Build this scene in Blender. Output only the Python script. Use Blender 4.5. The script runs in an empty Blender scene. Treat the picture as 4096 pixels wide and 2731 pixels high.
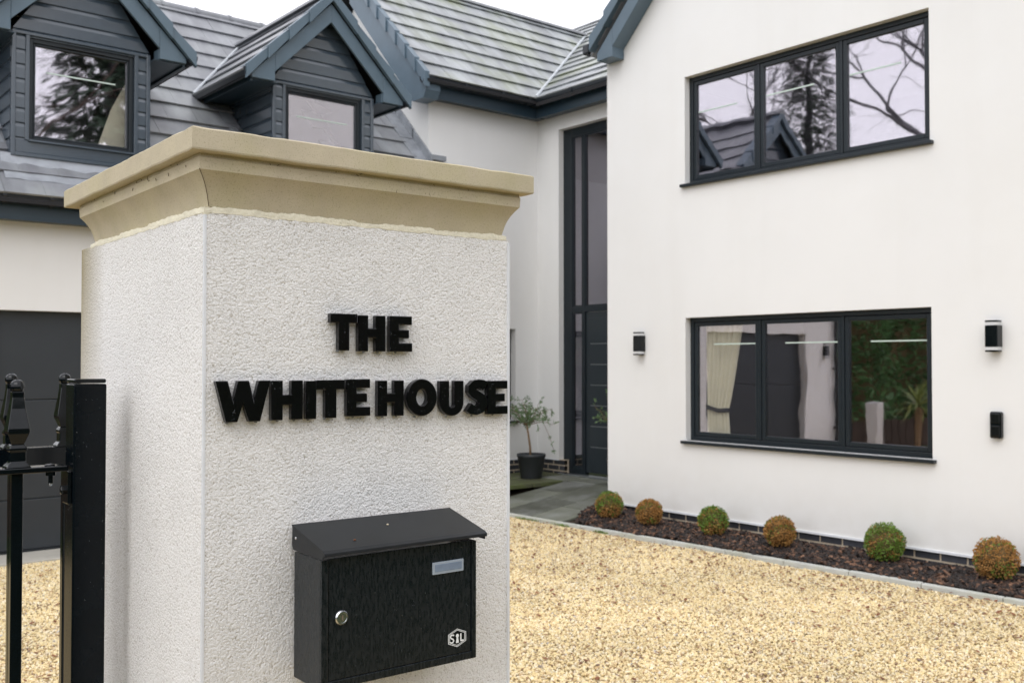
import bpy, bmesh, math, random
from mathutils import Vector, Matrix
random.seed(7)
C = bpy.context.scene.collection
S = bpy.context.scene
R = math.radians
# ------------------------------------------------------------------ camera, sky, sun, exposure
CAM = Vector((0, 0, 1.70))
YAW = R(39.5)
FWD = Vector((math.sin(YAW), math.cos(YAW), 0))
RGT = Vector((math.cos(YAW), -math.sin(YAW), 0))
cd = bpy.data.cameras.new('camera'); cam = bpy.data.objects.new('camera', cd); C.objects.link(cam)
cam.location = CAM
cam.rotation_euler = (R(90 + 1.239), 0, -YAW)
cd.sensor_width = 36; cd.lens = 35.16; cd.clip_start = 0.05; cd.clip_end = 2000
cd.dof.use_dof = True; cd.dof.focus_distance = 1.80; cd.dof.aperture_fstop = 11
S.camera = cam
SUN_EL, SUN_AZ = R(50), R(-118)      # high soft sun behind the camera's left shoulder, azimuth from +Y
w = bpy.data.worlds.new('World'); S.world = w; w.use_nodes = True
wn = w.node_tree.nodes; wl = w.node_tree.links; wn.clear()
sky = wn.new('ShaderNodeTexSky'); sky.sky_type = 'NISHITA'; sky.sun_disc = False
sky.sun_elevation = SUN_EL; sky.sun_rotation = SUN_AZ; sky.air_density = 1.0; sky.dust_density = 6.0; sky.ozone_density = 1.0
hs = wn.new('ShaderNodeHueSaturation'); hs.inputs['Saturation'].default_value = 0.10
veil = wn.new('ShaderNodeMixRGB'); veil.inputs['Fac'].default_value = 0.72      # even cloud layer over the clear sky
tc = wn.new('ShaderNodeTexCoord'); cn = wn.new('ShaderNodeTexNoise'); cn.inputs['Scale'].default_value = 1.6; cn.inputs['Detail'].default_value = 5
cr = wn.new('ShaderNodeMapRange'); cr.inputs[1].default_value = .3; cr.inputs[2].default_value = .7; cr.inputs[3].default_value = 12.5; cr.inputs[4].default_value = 15.5
cc = wn.new('ShaderNodeCombineColor')
wl.new(tc.outputs['Generated'], cn.inputs['Vector']); wl.new(cn.outputs['Fac'], cr.inputs[0])
mb_ = wn.new('ShaderNodeMath'); mb_.operation = 'MULTIPLY'; mb_.inputs[1].default_value = 1.06
wl.new(cr.outputs[0], cc.inputs[0]); wl.new(cr.outputs[0], cc.inputs[1]); wl.new(cr.outputs[0], mb_.inputs[0]); wl.new(mb_.outputs[0], cc.inputs[2])
wl.new(sky.outputs[0], hs.inputs['Color']); wl.new(hs.outputs[0], veil.inputs['Color1']); wl.new(cc.outputs[0], veil.inputs['Color2'])
bg = wn.new('ShaderNodeBackground'); bg.inputs['Strength'].default_value = 0.095
wo = wn.new('ShaderNodeOutputWorld')
wl.new(veil.outputs[0], bg.inputs['Color']); wl.new(bg.outputs[0], wo.inputs['Surface'])
sd = bpy.data.lights.new('sun', 'SUN'); sd.energy = 0.35; sd.angle = R(40); sd.color = (1, .98, .95)
so = bpy.data.objects.new('sun', sd); C.objects.link(so)
sdir = Vector((math.sin(SUN_AZ) * math.cos(SUN_EL), math.cos(SUN_AZ) * math.cos(SUN_EL), math.sin(SUN_EL)))
so.rotation_euler = sdir.to_track_quat('Z', 'Y').to_euler()
vs = S.view_settings
S.display_settings.display_device = 'sRGB'
vs.view_transform = 'Standard'; vs.look = 'None'; vs.gamma = 1; vs.exposure = 0.60; vs.use_curve_mapping = False
S.cycles.use_denoising = True
try: S.cycles.denoiser = 'OPENIMAGEDENOISE'
except Exception: pass
S.cycles.max_bounces = 8; S.cycles.transparent_max_bounces = 12; S.cycles.sample_clamp_indirect = 6
S.cycles.caustics_reflective = False; S.cycles.caustics_refractive = False

# ------------------------------------------------------------------ materials
MATS = {}
def mat(name, col, rough=.6, spec=.5, metal=0., var=0., vscale=3., bump=0., bscale=200., bdist=.002, coat=0., var2=None, v2scale=1., v2amt=0., objvar=0., noisedet=6, world=False):
    """Principled with noise colour variation, optional second stain colour and noise bump, all in object space"""
    m = bpy.data.materials.new(name); m.use_nodes = True
    n, l = m.node_tree.nodes, m.node_tree.links
    b = n['Principled BSDF']; b.inputs['Roughness'].default_value = rough; b.inputs['Metallic'].default_value = metal
    b.inputs['Specular IOR Level'].default_value = spec
    if coat: b.inputs['Coat Weight'].default_value = coat; b.inputs['Coat Roughness'].default_value = .08
    t = n.new('ShaderNodeTexCoord')
    crd = n.new('ShaderNodeNewGeometry').outputs['Position'] if world else t.outputs['Object']
    out = None
    rgb = n.new('ShaderNodeRGB'); rgb.outputs[0].default_value = (*col, 1); out = rgb.outputs[0]
    if var:
        x = n.new('ShaderNodeTexNoise'); x.inputs['Scale'].default_value = vscale; x.inputs['Detail'].default_value = noisedet
        l.new(crd, x.inputs['Vector'])
        mr = n.new('ShaderNodeMapRange'); mr.inputs[1].default_value = .25; mr.inputs[2].default_value = .75; mr.inputs[3].default_value = 1 - var; mr.inputs[4].default_value = 1 + var
        l.new(x.outputs['Fac'], mr.inputs[0])
        mm = n.new('ShaderNodeVectorMath'); mm.operation = 'SCALE'; l.new(out, mm.inputs[0]); l.new(mr.outputs[0], mm.inputs['Scale']); out = mm.outputs[0]
    if objvar:
        oi = n.new('ShaderNodeObjectInfo'); mr = n.new('ShaderNodeMapRange'); mr.inputs[3].default_value = 1 - objvar; mr.inputs[4].default_value = 1 + objvar
        l.new(oi.outputs['Random'], mr.inputs[0])
        mm = n.new('ShaderNodeVectorMath'); mm.operation = 'SCALE'; l.new(out, mm.inputs[0]); l.new(mr.outputs[0], mm.inputs['Scale']); out = mm.outputs[0]
    if var2:
        x = n.new('ShaderNodeTexNoise'); x.inputs['Scale'].default_value = v2scale; x.inputs['Detail'].default_value = 8; x.inputs['Roughness'].default_value = .65
        l.new(crd, x.inputs['Vector'])
        mr = n.new('ShaderNodeMapRange'); mr.inputs[1].default_value = .45; mr.inputs[2].default_value = .72; mr.inputs[3].default_value = 0; mr.inputs[4].default_value = v2amt
        l.new(x.outputs['Fac'], mr.inputs[0])
        mx = n.new('ShaderNodeMixRGB'); l.new(mr.outputs[0], mx.inputs['Fac']); l.new(out, mx.inputs['Color1']); mx.inputs['Color2'].default_value = (*var2, 1); out = mx.outputs[0]
    l.new(out, b.inputs['Base Color'])
    if bump:
        x = n.new('ShaderNodeTexNoise'); x.inputs['Scale'].default_value = bscale; x.inputs['Detail'].default_value = 4
        l.new(crd, x.inputs['Vector'])
        bu = n.new('ShaderNodeBump'); bu.inputs['Strength'].default_value = bump; bu.inputs['Distance'].default_value = bdist
        l.new(x.outputs['Fac'], bu.inputs['Height']); l.new(bu.outputs[0], b.inputs['Normal'])
    MATS[name] = m
    return m
def nodes(m): return m.node_tree.nodes, m.node_tree.links, m.node_tree.nodes['Principled BSDF']

M_wall = mat('house_render', (.80, .80, .79), .85, .25, var=.025, vscale=.8, bump=.5, bscale=160, bdist=.0022, var2=(.66, .63, .56), v2scale=.7, v2amt=.14)
M_rough = mat('roughcast_render', (.70, .68, .65), .9, .2)
def roughcast():
    n, l, b = nodes(M_rough); t = n['Texture Coordinate']
    v = n.new('ShaderNodeTexVoronoi'); v.inputs['Scale'].default_value = 260; v.feature = 'SMOOTH_F1'; v.inputs['Smoothness'].default_value = .5; v.inputs['Randomness'].default_value = 1
    x = n.new('ShaderNodeTexNoise'); x.inputs['Scale'].default_value = 95; x.inputs['Detail'].default_value = 9; x.inputs['Roughness'].default_value = .78
    x2 = n.new('ShaderNodeTexNoise'); x2.inputs['Scale'].default_value = 3.2; x2.inputs['Detail'].default_value = 4
    x3 = n.new('ShaderNodeTexNoise'); x3.inputs['Scale'].default_value = 420; x3.inputs['Detail'].default_value = 4
    x4 = n.new('ShaderNodeTexNoise'); x4.inputs['Scale'].default_value = 14; x4.inputs['Detail'].default_value = 3
    for q in (v, x, x2, x3, x4): l.new(t.outputs['Object'], q.inputs['Vector'])
    a = n.new('ShaderNodeMath'); a.operation = 'MULTIPLY_ADD'; l.new(v.outputs['Distance'], a.inputs[0]); a.inputs[1].default_value = -.45; l.new(x.outputs['Fac'], a.inputs[2])
    tr_ = n.new('ShaderNodeMapRange'); tr_.inputs[1].default_value = .3; tr_.inputs[2].default_value = .7; tr_.inputs[3].default_value = .0036; tr_.inputs[4].default_value = .0052; l.new(x4.outputs['Fac'], tr_.inputs[0])
    bu = n.new('ShaderNodeBump'); bu.inputs['Strength'].default_value = 1; l.new(tr_.outputs[0], bu.inputs['Distance'])
    l.new(a.outputs[0], bu.inputs['Height']); l.new(bu.outputs[0], b.inputs['Normal'])
    # aggregate specks in grey and buff; bump pits painted darker for shade; faint damp patches
    cr_ = n.new('ShaderNodeValToRGB'); cr_.color_ramp.elements[0].position = .42; cr_.color_ramp.elements[0].color = (.48, .44, .38, 1)
    cr_.color_ramp.elements[1].position = .59; cr_.color_ramp.elements[1].color = (.90, .89, .875, 1)
    gr_ = n.new('ShaderNodeMath'); gr_.operation = 'MULTIPLY_ADD'; l.new(a.outputs[0], gr_.inputs[0]); gr_.inputs[1].default_value = .55; l.new(x3.outputs['Fac'], gr_.inputs[2]); l.new(gr_.outputs[0], cr_.inputs['Fac'])
    mr = n.new('ShaderNodeMapRange'); mr.inputs[1].default_value = .35; mr.inputs[2].default_value = .7; mr.inputs[3].default_value = 1.0; mr.inputs[4].default_value = .96
    l.new(x2.outputs['Fac'], mr.inputs[0])
    mm = n.new('ShaderNodeVectorMath'); mm.operation = 'SCALE'; l.new(cr_.outputs[0], mm.inputs[0]); l.new(mr.outputs[0], mm.inputs['Scale'])
    # algae stain that sits on the far left corner of the shaft (object y near the back edge)
    sx = n.new('ShaderNodeSeparateXYZ'); l.new(t.outputs['Object'], sx.inputs[0])
    m1 = n.new('ShaderNodeMapRange'); m1.inputs[1].default_value = .54; m1.inputs[2].default_value = .71; m1.inputs[3].default_value = 0; m1.inputs[4].default_value = .95
    l.new(sx.outputs['Y'], m1.inputs[0])
    m2 = n.new('ShaderNodeMapRange'); m2.inputs[1].default_value = 1.2; m2.inputs[2].default_value = 1.9; l.new(sx.outputs['Z'], m2.inputs[0])
    m3 = n.new('ShaderNodeMath'); m3.operation = 'MULTIPLY'; l.new(m1.outputs[0], m3.inputs[0]); l.new(m2.outputs[0], m3.inputs[1])
    mx = n.new('ShaderNodeMixRGB'); l.new(m3.outputs[0], mx.inputs['Fac']); l.new(mm.outputs[0], mx.inputs['Color1']); mx.inputs['Color2'].default_value = (.34, .29, .17, 1)
    l.new(mx.outputs[0], b.inputs['Base Color'])
roughcast()
def wall_weather():
    n, l, b = nodes(M_wall); g = n.new('ShaderNodeNewGeometry'); sx = n.new('ShaderNodeSeparateXYZ'); l.new(g.outputs['Position'], sx.inputs[0])
    src = b.inputs['Base Color'].links[0].from_socket
    mp = n.new('ShaderNodeMapping'); mp.inputs['Scale'].default_value = (3.5, 3.5, .28); l.new(g.outputs['Position'], mp.inputs['Vector'])
    x = n.new('ShaderNodeTexNoise'); x.inputs['Scale'].default_value = 1; x.inputs['Detail'].default_value = 6; l.new(mp.outputs[0], x.inputs['Vector'])
    m1 = n.new('ShaderNodeMapRange'); m1.inputs[1].default_value = .52; m1.inputs[2].default_value = .8; m1.inputs[4].default_value = .08; l.new(x.outputs['Fac'], m1.inputs[0])
    y = n.new('ShaderNodeTexNoise'); y.inputs['Scale'].default_value = 7; y.inputs['Detail'].default_value = 7; l.new(g.outputs['Position'], y.inputs['Vector'])
    m2 = n.new('ShaderNodeMapRange'); m2.inputs[1].default_value = .65; m2.inputs[2].default_value = .16; m2.inputs[4].default_value = .5; l.new(sx.outputs['Z'], m2.inputs[0])
    mm = n.new('ShaderNodeMath'); mm.operation = 'MULTIPLY'; l.new(m2.outputs[0], mm.inputs[0]); l.new(y.outputs['Fac'], mm.inputs[1])
    ad = n.new('ShaderNodeMath'); ad.operation = 'ADD'; ad.use_clamp = True; l.new(m1.outputs[0], ad.inputs[0]); l.new(mm.outputs[0], ad.inputs[1])
    mx = n.new('ShaderNodeMixRGB'); l.new(ad.outputs[0], mx.inputs['Fac']); l.new(src, mx.inputs['Color1']); mx.inputs['Color2'].default_value = (.58, .55, .49, 1); l.new(mx.outputs[0], b.inputs['Base Color'])
wall_weather()
M_bead = mat('bead_pvc', (.72, .74, .77), .5, .4, var=.05, vscale=20)
M_stone = mat('sandstone', (.515, .455, .335), .88, .15, var=.10, vscale=14, bump=.3, bscale=700, bdist=.0009, var2=(.47, .43, .24), v2scale=5, v2amt=.6)
def stone_specks():
    n, l, b = nodes(M_stone); t = n['Texture Coordinate']
    x = n.new('ShaderNodeTexNoise'); x.inputs['Scale'].default_value = 480; x.inputs['Detail'].default_value = 4; l.new(t.outputs['Object'], x.inputs['Vector'])
    cr_ = n.new('ShaderNodeValToRGB'); cr_.color_ramp.elements[0].position = .28; cr_.color_ramp.elements[0].color = (.42, .39, .36, 1); cr_.color_ramp.elements[1].position = .44
    l.new(x.outputs['Fac'], cr_.inputs['Fac'])
    mx = n.new('ShaderNodeMixRGB'); mx.blend_type = 'MULTIPLY'; mx.inputs['Fac'].default_value = .55
    src = b.inputs['Base Color'].links[0].from_socket; l.new(src, mx.inputs['Color1']); l.new(cr_.outputs[0], mx.inputs['Color2']); l.new(mx.outputs[0], b.inputs['Base Color'])
stone_specks()
M_mortar = mat('cream_mortar', (.76, .72, .58), .85, .2, var=.10, vscale=30, bump=.8, bscale=140, bdist=.003)
M_joint = mat('stone_joint', (.16, .13, .09), .9, .1)
M_blk = mat('black_gloss_paint', (.0022, .0040, .0055), .11, .32, var=.2, vscale=25, bump=.1, bscale=60, bdist=.001)
M_post = mat('black_post_paint', (.0022, .0042, .006), .2, .16, var=.2, vscale=25, bump=.1, bscale=60, bdist=.0012)
M_let = mat('black_acrylic', (.0028, .003, .004), .13, .45, var=.3, vscale=40, bump=.08, bscale=300, bdist=.0006, coat=.1)
M_box = mat('black_powder_coat', (.010, .013, .016), .35, .45, bump=.22, bscale=650, bdist=.0008)
def box_streaks():
    n, l, b = nodes(M_box); t = n['Texture Coordinate']
    mp = n.new('ShaderNodeMapping'); mp.inputs['Scale'].default_value = (260, 260, 60); l.new(t.outputs['Object'], mp.inputs['Vector'])
    x = n.new('ShaderNodeTexNoise'); x.inputs['Scale'].default_value = 1; x.inputs['Detail'].default_value = 6; x.inputs['Roughness'].default_value = .7; l.new(mp.outputs[0], x.inputs['Vector'])
    cr_ = n.new('ShaderNodeMapRange'); cr_.inputs[1].default_value = .42; cr_.inputs[2].default_value = .68; l.new(x.outputs['Fac'], cr_.inputs[0])
    mx = n.new('ShaderNodeMixRGB'); l.new(cr_.outputs[0], mx.inputs['Fac']); mx.inputs['Color1'].default_value = (.005, .008, .010, 1); mx.inputs['Color2'].default_value = (.0105, .0145, .018, 1)
    l.new(mx.outputs[0], b.inputs['Base Color'])
    mr = n.new('ShaderNodeMapRange'); mr.inputs[3].default_value = .22; mr.inputs[4].default_value = .5; l.new(cr_.outputs[0], mr.inputs[0]); l.new(mr.outputs[0], b.inputs['Roughness'])
box_streaks()
M_lid = mat('lid_powder_coat', (.011, .013, .015), .45, .35, var=.25, vscale=14, bump=.25, bscale=500, bdist=.0008, var2=(.012, .012, .013), v2scale=20, v2amt=.7)
M_steel = mat('bright_steel', (.62, .63, .65), .22, .5, metal=1., bump=.1, bscale=400, bdist=.0005)
M_anth = mat('anthracite_frame', (.011, .017, .022), .34, .4, var=.08, vscale=6)
M_clad = mat('anthracite_cladding', (.048, .067, .088), .20, .9, var=.06, vscale=10, bump=.05, bscale=120, bdist=.001)
M_barge = mat('blue_grey_barge_pvc', (.092, .138, .178), .40, .5, var=.08, vscale=6)
M_fascia = mat('fascia_pvc', (.022, .042, .060), .35, .5, var=.06, vscale=3)
M_gutter = mat('gutter_pvc', (.012, .016, .021), .32, .5, var=.1, vscale=5)
M_tile = mat('slate_grey_tile', (.180, .186, .205), .36, .55, var=.12, vscale=5, objvar=.07, bump=.2, bscale=60, bdist=.002, var2=(.29, .31, .30), v2scale=2.2, v2amt=.6, world=True)
M_tmoss = mat('mossy_grey_tile', (.215, .228, .238), .36, .55, var=.12, vscale=5, objvar=.06, bump=.2, bscale=60, bdist=.002, var2=(.25, .29, .11), v2scale=1.3, v2amt=.6, world=True)
def tile_streak(m, amt):
    n, l, b = nodes(m); g = n.new('ShaderNodeNewGeometry')
    mp = n.new('ShaderNodeMapping'); mp.inputs['Scale'].default_value = (5.5, 1.4, 1.4); l.new(g.outputs['Position'], mp.inputs['Vector'])
    x = n.new('ShaderNodeTexNoise'); x.inputs['Scale'].default_value = 1; x.inputs['Detail'].default_value = 5; l.new(mp.outputs[0], x.inputs['Vector'])
    mr = n.new('ShaderNodeMapRange'); mr.inputs[1].default_value = .42; mr.inputs[2].default_value = .66; mr.inputs[4].default_value = amt; l.new(x.outputs['Fac'], mr.inputs[0])
    mx = n.new('ShaderNodeMixRGB'); l.new(mr.outputs[0], mx.inputs['Fac'])
    src = b.inputs['Base Color'].links[0].from_socket; l.new(src, mx.inputs['Color1']); mx.inputs['Color2'].default_value = (.46, .49, .51, 1); l.new(mx.outputs[0], b.inputs['Base Color'])
tile_streak(M_tmoss, .5); tile_streak(M_tile, .22)
M_deck = mat('roof_underlay', (.03, .03, .032), .9, .1)
M_lead = mat('lead_sheet', (.30, .32, .35), .42, .5, metal=.25, var=.25, vscale=7, bump=.4, bscale=12, bdist=.01)
M_valley = mat('valley_trim', (.52, .55, .58), .5, .4, var=.1, vscale=8)
M_brick = mat('dark_blue_brick', (.040, .043, .052), .6, .4, var=.2, vscale=18, objvar=.3, bump=.5, bscale=90, bdist=.003)
M_bmort = mat('brick_mortar', (.50, .42, .32), .9, .2, var=.15, vscale=30, bump=.5, bscale=120, bdist=.003)
M_gdoor = mat('garage_door_steel', (.030, .036, .043), .45, .45, var=.06, vscale=4, bump=.15, bscale=300, bdist=.0008)
M_fdoor = mat('front_door_paint', (.022, .030, .036), .35, .5, var=.06, vscale=4)
M_groove = mat('door_inlay', (.22, .24, .25), .3, .5, metal=.6)
M_kerb = mat('concrete_edging', (.50, .51, .48), .85, .2, var=.15, vscale=6, bump=.4, bscale=60, bdist=.003, var2=(.25, .26, .15), v2scale=3, v2amt=.6)
M_slab = mat('grey_paving', (.118, .124, .098), .45, .45, var=.22, vscale=4, objvar=.34, bump=.5, bscale=30, bdist=.004, var2=(.27, .28, .27), v2scale=2.2, v2amt=.75)
M_mslab = mat('mossy_paving', (.10, .105, .06), .6, .35, var=.2, vscale=6, objvar=.15, bump=.5, bscale=40, bdist=.004, var2=(.09, .12, .025), v2scale=3, v2amt=.9)
M_conc = mat('concrete_threshold', (.45, .43, .38), .8, .25, var=.12, vscale=4, bump=.3, bscale=50, bdist=.003)
M_soil = mat('garden_soil', (.05, .04, .03), .95, .1, var=.4, vscale=8)
M_sub = mat('gravel_bed', (.46, .36, .20), .95, .1, var=.35, vscale=60, bump=1, bscale=70, bdist=.01)
M_wood = mat('olive_bark', (.22, .15, .09), .85, .2, var=.3, vscale=40, bump=.6, bscale=60, bdist=.004)
M_bark = mat('tree_bark', (.095, .092, .10), .9, .15, var=.3, vscale=6)
M_olive = mat('olive_leaf', (.17, .27, .12), .5, .4, objvar=0, var=.35, vscale=9)
M_boxg = mat('box_leaf_green', (.150, .250, .038), .5, .4, var=.45, vscale=22)
M_boxb = mat('box_leaf_dry', (.42, .225, .070), .6, .3, var=.45, vscale=22)
M_twig = mat('box_twigs', (.14, .10, .05), .9, .1, var=.3, vscale=30)
M_hedge = mat('hedge_leaf', (.115, .230, .085), .5, .4, var=.55, vscale=2.5)
M_conif = mat('conifer_needles', (.050, .085, .052), .6, .3, var=.5, vscale=1.2)
M_palm = mat('palm_leaf', (.24, .30, .10), .5, .4, var=.4, vscale=6)
M_brush = mat('russet_twigs', (.095, .062, .050), .8, .2, var=.4, vscale=1.5)
M_pot = mat('charcoal_pot', (.030, .034, .037), .5, .4, var=.1, vscale=8, bump=.15, bscale=200, bdist=.001)
M_wpot = mat('white_planter', (.72, .72, .72), .4, .4, var=.04)
M_curt = mat('cream_curtain', (.80, .77, .66), .9, .1, var=.05, vscale=8)
M_tie = mat('dark_tieback', (.03, .03, .035), .8, .2)
M_diff = mat('frosted_diffuser', (.62, .63, .64), .3, .4)
M_lens = mat('dark_lens', (.008, .009, .010), .08, .6)
M_strip = mat('pane_reflection_line', (.55, .66, .60), .4, .4)
M_plate = mat('clear_nameplate', (.20, .25, .33), .12, .6, var=.15, vscale=60)
M_plateb = mat('nameplate_rim', (.33, .38, .44), .15, .6)
M_white = mat('white_print', (.78, .80, .80), .5, .3)
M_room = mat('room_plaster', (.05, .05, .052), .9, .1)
M_leaf = mat('fallen_leaf_brown', (.19, .075, .035), .6, .3, var=.5, vscale=3)
M_fence = mat('timber_fence', (.07, .048, .034), .85, .2, var=.3, vscale=5)
M_lawn = mat('rough_grass', (.030, .042, .016), .95, .1, var=.3, vscale=1)
M_water = bpy.data.materials.new('water_drop'); M_water.use_nodes = True
_n, _l, _b = nodes(M_water); _b.inputs['Base Color'].default_value = (.5, .55, .6, 1); _b.inputs['Roughness'].default_value = .04; _b.inputs['Specular IOR Level'].default_value = .7; _b.inputs['Transmission Weight'].default_value = .85; _b.inputs['IOR'].default_value = 1.33

def leaf_two_sided(m, tr=.25):
    n, l, b = nodes(m); b.inputs['Transmission Weight'].default_value = 0
    o = n['Material Output']; t = n.new('ShaderNodeBsdfTranslucent'); mx = n.new('ShaderNodeMixShader'); mx.inputs[0].default_value = tr
    src = b.inputs['Base Color'].links[0].from_socket; l.new(src, t.inputs['Color'])
    l.new(b.outputs[0], mx.inputs[1]); l.new(t.outputs[0], mx.inputs[2]); l.new(mx.outputs[0], o.inputs['Surface'])
for m_ in (M_olive, M_boxg, M_boxb, M_hedge, M_palm): leaf_two_sided(m_)

def glass(name, refl, tint, wave=.0012, wscale=2.5):
    m = bpy.data.materials.new(name); m.use_nodes = True; n, l = m.node_tree.nodes, m.node_tree.links; n.clear()
    o = n.new('ShaderNodeOutputMaterial'); tr = n.new('ShaderNodeBsdfTransparent'); tr.inputs[0].default_value = (*tint, 1)
    g = n.new('ShaderNodeBsdfGlossy'); g.inputs['Roughness'].default_value = 0.022; g.inputs['Color'].default_value = (.93, .92, 1.0, 1)
    fr = n.new('ShaderNodeLayerWeight'); fr.inputs['Blend'].default_value = .5
    pw = n.new('ShaderNodeMath'); pw.operation = 'POWER'; pw.inputs[1].default_value = 4; l.new(fr.outputs['Facing'], pw.inputs[0])
    mr = n.new('ShaderNodeMapRange'); mr.inputs[3].default_value = refl; mr.inputs[4].default_value = .97; l.new(pw.outputs[0], mr.inputs[0])
    t = n.new('ShaderNodeTexCoord'); x = n.new('ShaderNodeTexNoise'); x.inputs['Scale'].default_value = wscale; x.inputs['Detail'].default_value = 1.5; l.new(t.outputs['Object'], x.inputs['Vector'])
    bu = n.new('ShaderNodeBump'); bu.inputs['Strength'].default_value = 1; bu.inputs['Distance'].default_value = wave; l.new(x.outputs['Fac'], bu.inputs['Height']); l.new(bu.outputs[0], g.inputs['Normal'])
    sc = n.new('ShaderNodeVectorMath'); sc.operation = 'SCALE'; sc.inputs[0].default_value = (.95, .91, 1.0); l.new(mr.outputs[0], sc.inputs['Scale']); l.new(sc.outputs[0], g.inputs['Color'])
    mx = n.new('ShaderNodeAddShader'); l.new(tr.outputs[0], mx.inputs[0]); l.new(g.outputs[0], mx.inputs[1]); l.new(mx.outputs[0], o.inputs['Surface'])
    return m
M_glass = glass('coated_glass', .285, (.79, .79, .77))
M_glassd = glass('door_glass', .24, (.35, .35, .37))

# ------------------------------------------------------------------ mesh helpers
class MB:
    def __init__(s): s.v = []; s.f = []
    def add(s, vs, fs):
        k = len(s.v); s.v += [tuple(p) for p in vs]; s.f += [tuple(i + k for i in f) for f in fs]; return s
    def box(s, x0, x1, y0, y1, z0, z1):
        return s.add([(x0, y0, z0), (x1, y0, z0), (x1, y1, z0), (x0, y1, z0), (x0, y0, z1), (x1, y0, z1), (x1, y1, z1), (x0, y1, z1)],
                     [(0, 3, 2, 1), (4, 5, 6, 7), (0, 1, 5, 4), (1, 2, 6, 5), (2, 3, 7, 6), (3, 0, 4, 7)])
    def prism(s, poly, d):
        """closed prism: 3D polygon swept by vector d"""
        n = len(poly); p = [Vector(q) for q in poly]; d = Vector(d)
        nm = Vector((0, 0, 0))
        for i in range(n): nm += p[i].cross(p[(i + 1) % n])
        if nm.dot(d) > 0: p.reverse()
        vs = p + [q + d for q in p]
        fs = [tuple(range(n)), tuple(range(2 * n - 1, n - 1, -1))] + [(i, i + n, (i + 1) % n + n, (i + 1) % n) for i in range(n)]
        return s.add(vs, fs)
    def quad(s, a, b, c, d): return s.add([a, b, c, d], [(0, 1, 2, 3)])
    def tube(s, pts, rad, n=8, caps=True):
        pts = [Vector(p) for p in pts]; k = len(s.v); rings = []
        up = Vector((0, 0, 1))
        for i, p in enumerate(pts):
            d = (pts[min(i + 1, len(pts) - 1)] - pts[max(i - 1, 0)]).normalized()
            a = d.cross(up if abs(d.z) < .95 else Vector((1, 0, 0))).normalized(); b = d.cross(a)
            r = rad[i] if isinstance(rad, (list, tuple)) else rad
            rings.append([p + (a * math.cos(2 * math.pi * j / n) + b * math.sin(2 * math.pi * j / n)) * r for j in range(n)])
        vs = [q for r in rings for q in r]; fs = []
        for i in range(len(pts) - 1):
            for j in range(n): fs.append((i * n + j, i * n + (j + 1) % n, (i + 1) * n + (j + 1) % n, (i + 1) * n + j))
        if caps: fs += [tuple(range(n - 1, -1, -1)), tuple((len(pts) - 1) * n + j for j in range(n))]
        return s.add(vs, fs)
    def lathe(s, prof, n=20, c=(0, 0, 0), square=False):
        c = Vector(c); vs = []; fs = []
        for r, z in prof:
            for j in range(n):
                a = 2 * math.pi * (j + .5 * (n == 4)) / n; k = 1.0
                vs.append(c + Vector((math.cos(a) * r * k, math.sin(a) * r * k, z)))
        for i in range(len(prof) - 1):
            for j in range(n): fs.append((i * n + j, i * n + (j + 1) % n, (i + 1) * n + (j + 1) % n, (i + 1) * n + j))
        fs += [tuple(range(n - 1, -1, -1)), tuple((len(prof) - 1) * n + j for j in range(n))]
        return s.add(vs, fs)
    def extr(s, prof, p0, p1, ax, az):
        """sweep a 2D profile (in axes ax, az) straight from p0 to p1"""
        p0, p1, ax, az = Vector(p0), Vector(p1), Vector(ax), Vector(az)
        return s.prism([p0 + ax * a + az * b for a, b in prof], p1 - p0)
    def ball(s, c, r, n=8, m=6, sc=(1, 1, 1)):
        prof = [(max(r * math.sin(math.pi * i / m), r * .02), -r * math.cos(math.pi * i / m)) for i in range(m + 1)]
        k = len(s.v); s.lathe(prof, n)
        for i in range(k, len(s.v)): s.v[i] = (s.v[i][0] * sc[0] + c[0], s.v[i][1] * sc[1] + c[1], s.v[i][2] * sc[2] + c[2])
        return s
    def mesh(s, name):
        me = bpy.data.meshes.new(name); me.from_pydata(s.v, [], s.f); me.validate(); me.update(); return me

WL = {}
def wloc(o): return WL.get(o.name, Vector((0, 0, 0))) if o else Vector((0, 0, 0))
def tag(o, label=None, cat=None, group=None, kind=None):
    if label: o['label'] = label
    if cat: o['category'] = cat
    if group: o['group'] = group
    if kind: o['kind'] = kind
    return o
def thing(name, label, cat, loc=(0, 0, 0), rotz=0, group=None, local=False):
    """Empty at the thing's base; local=True: its parts' coordinates are given in its own frame"""
    o = bpy.data.objects.new(name, None); C.objects.link(o); o.location = loc; o.rotation_euler = (0, 0, rotz); o.empty_display_size = .1
    WL[o.name] = Vector((0, 0, 0)) if local else Vector(loc)
    return tag(o, label, cat, group)
def link(name, me, parent=None, loc=(0, 0, 0)):
    o = bpy.data.objects.new(name, me); C.objects.link(o); o.parent = parent
    o.location = Vector(loc) - wloc(parent); WL[o.name] = Vector(loc); return o
def build(name, mb, m, parent=None, smooth=False, bev=0., origin=None, seg=2, fixn=False):
    me = mb.mesh(name)
    og = Vector(origin) if origin is not None else Vector((0, 0, 0))
    if origin is not None:
        for v in me.vertices: v.co -= og
    if fixn or smooth:
        b = bmesh.new(); b.from_mesh(me); bmesh.ops.recalc_face_normals(b, faces=b.faces); b.to_mesh(me); b.free()
    me.materials.append(m)
    if smooth: me.polygons.foreach_set('use_smooth', [True] * len(me.polygons))
    o = link(name, me, parent, og)
    if bev:
        bm_ = o.modifiers.new('bevel', 'BEVEL'); bm_.width = bev; bm_.segments = seg; bm_.limit_method = 'ANGLE'; bm_.angle_limit = R(35)
    return o
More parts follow.
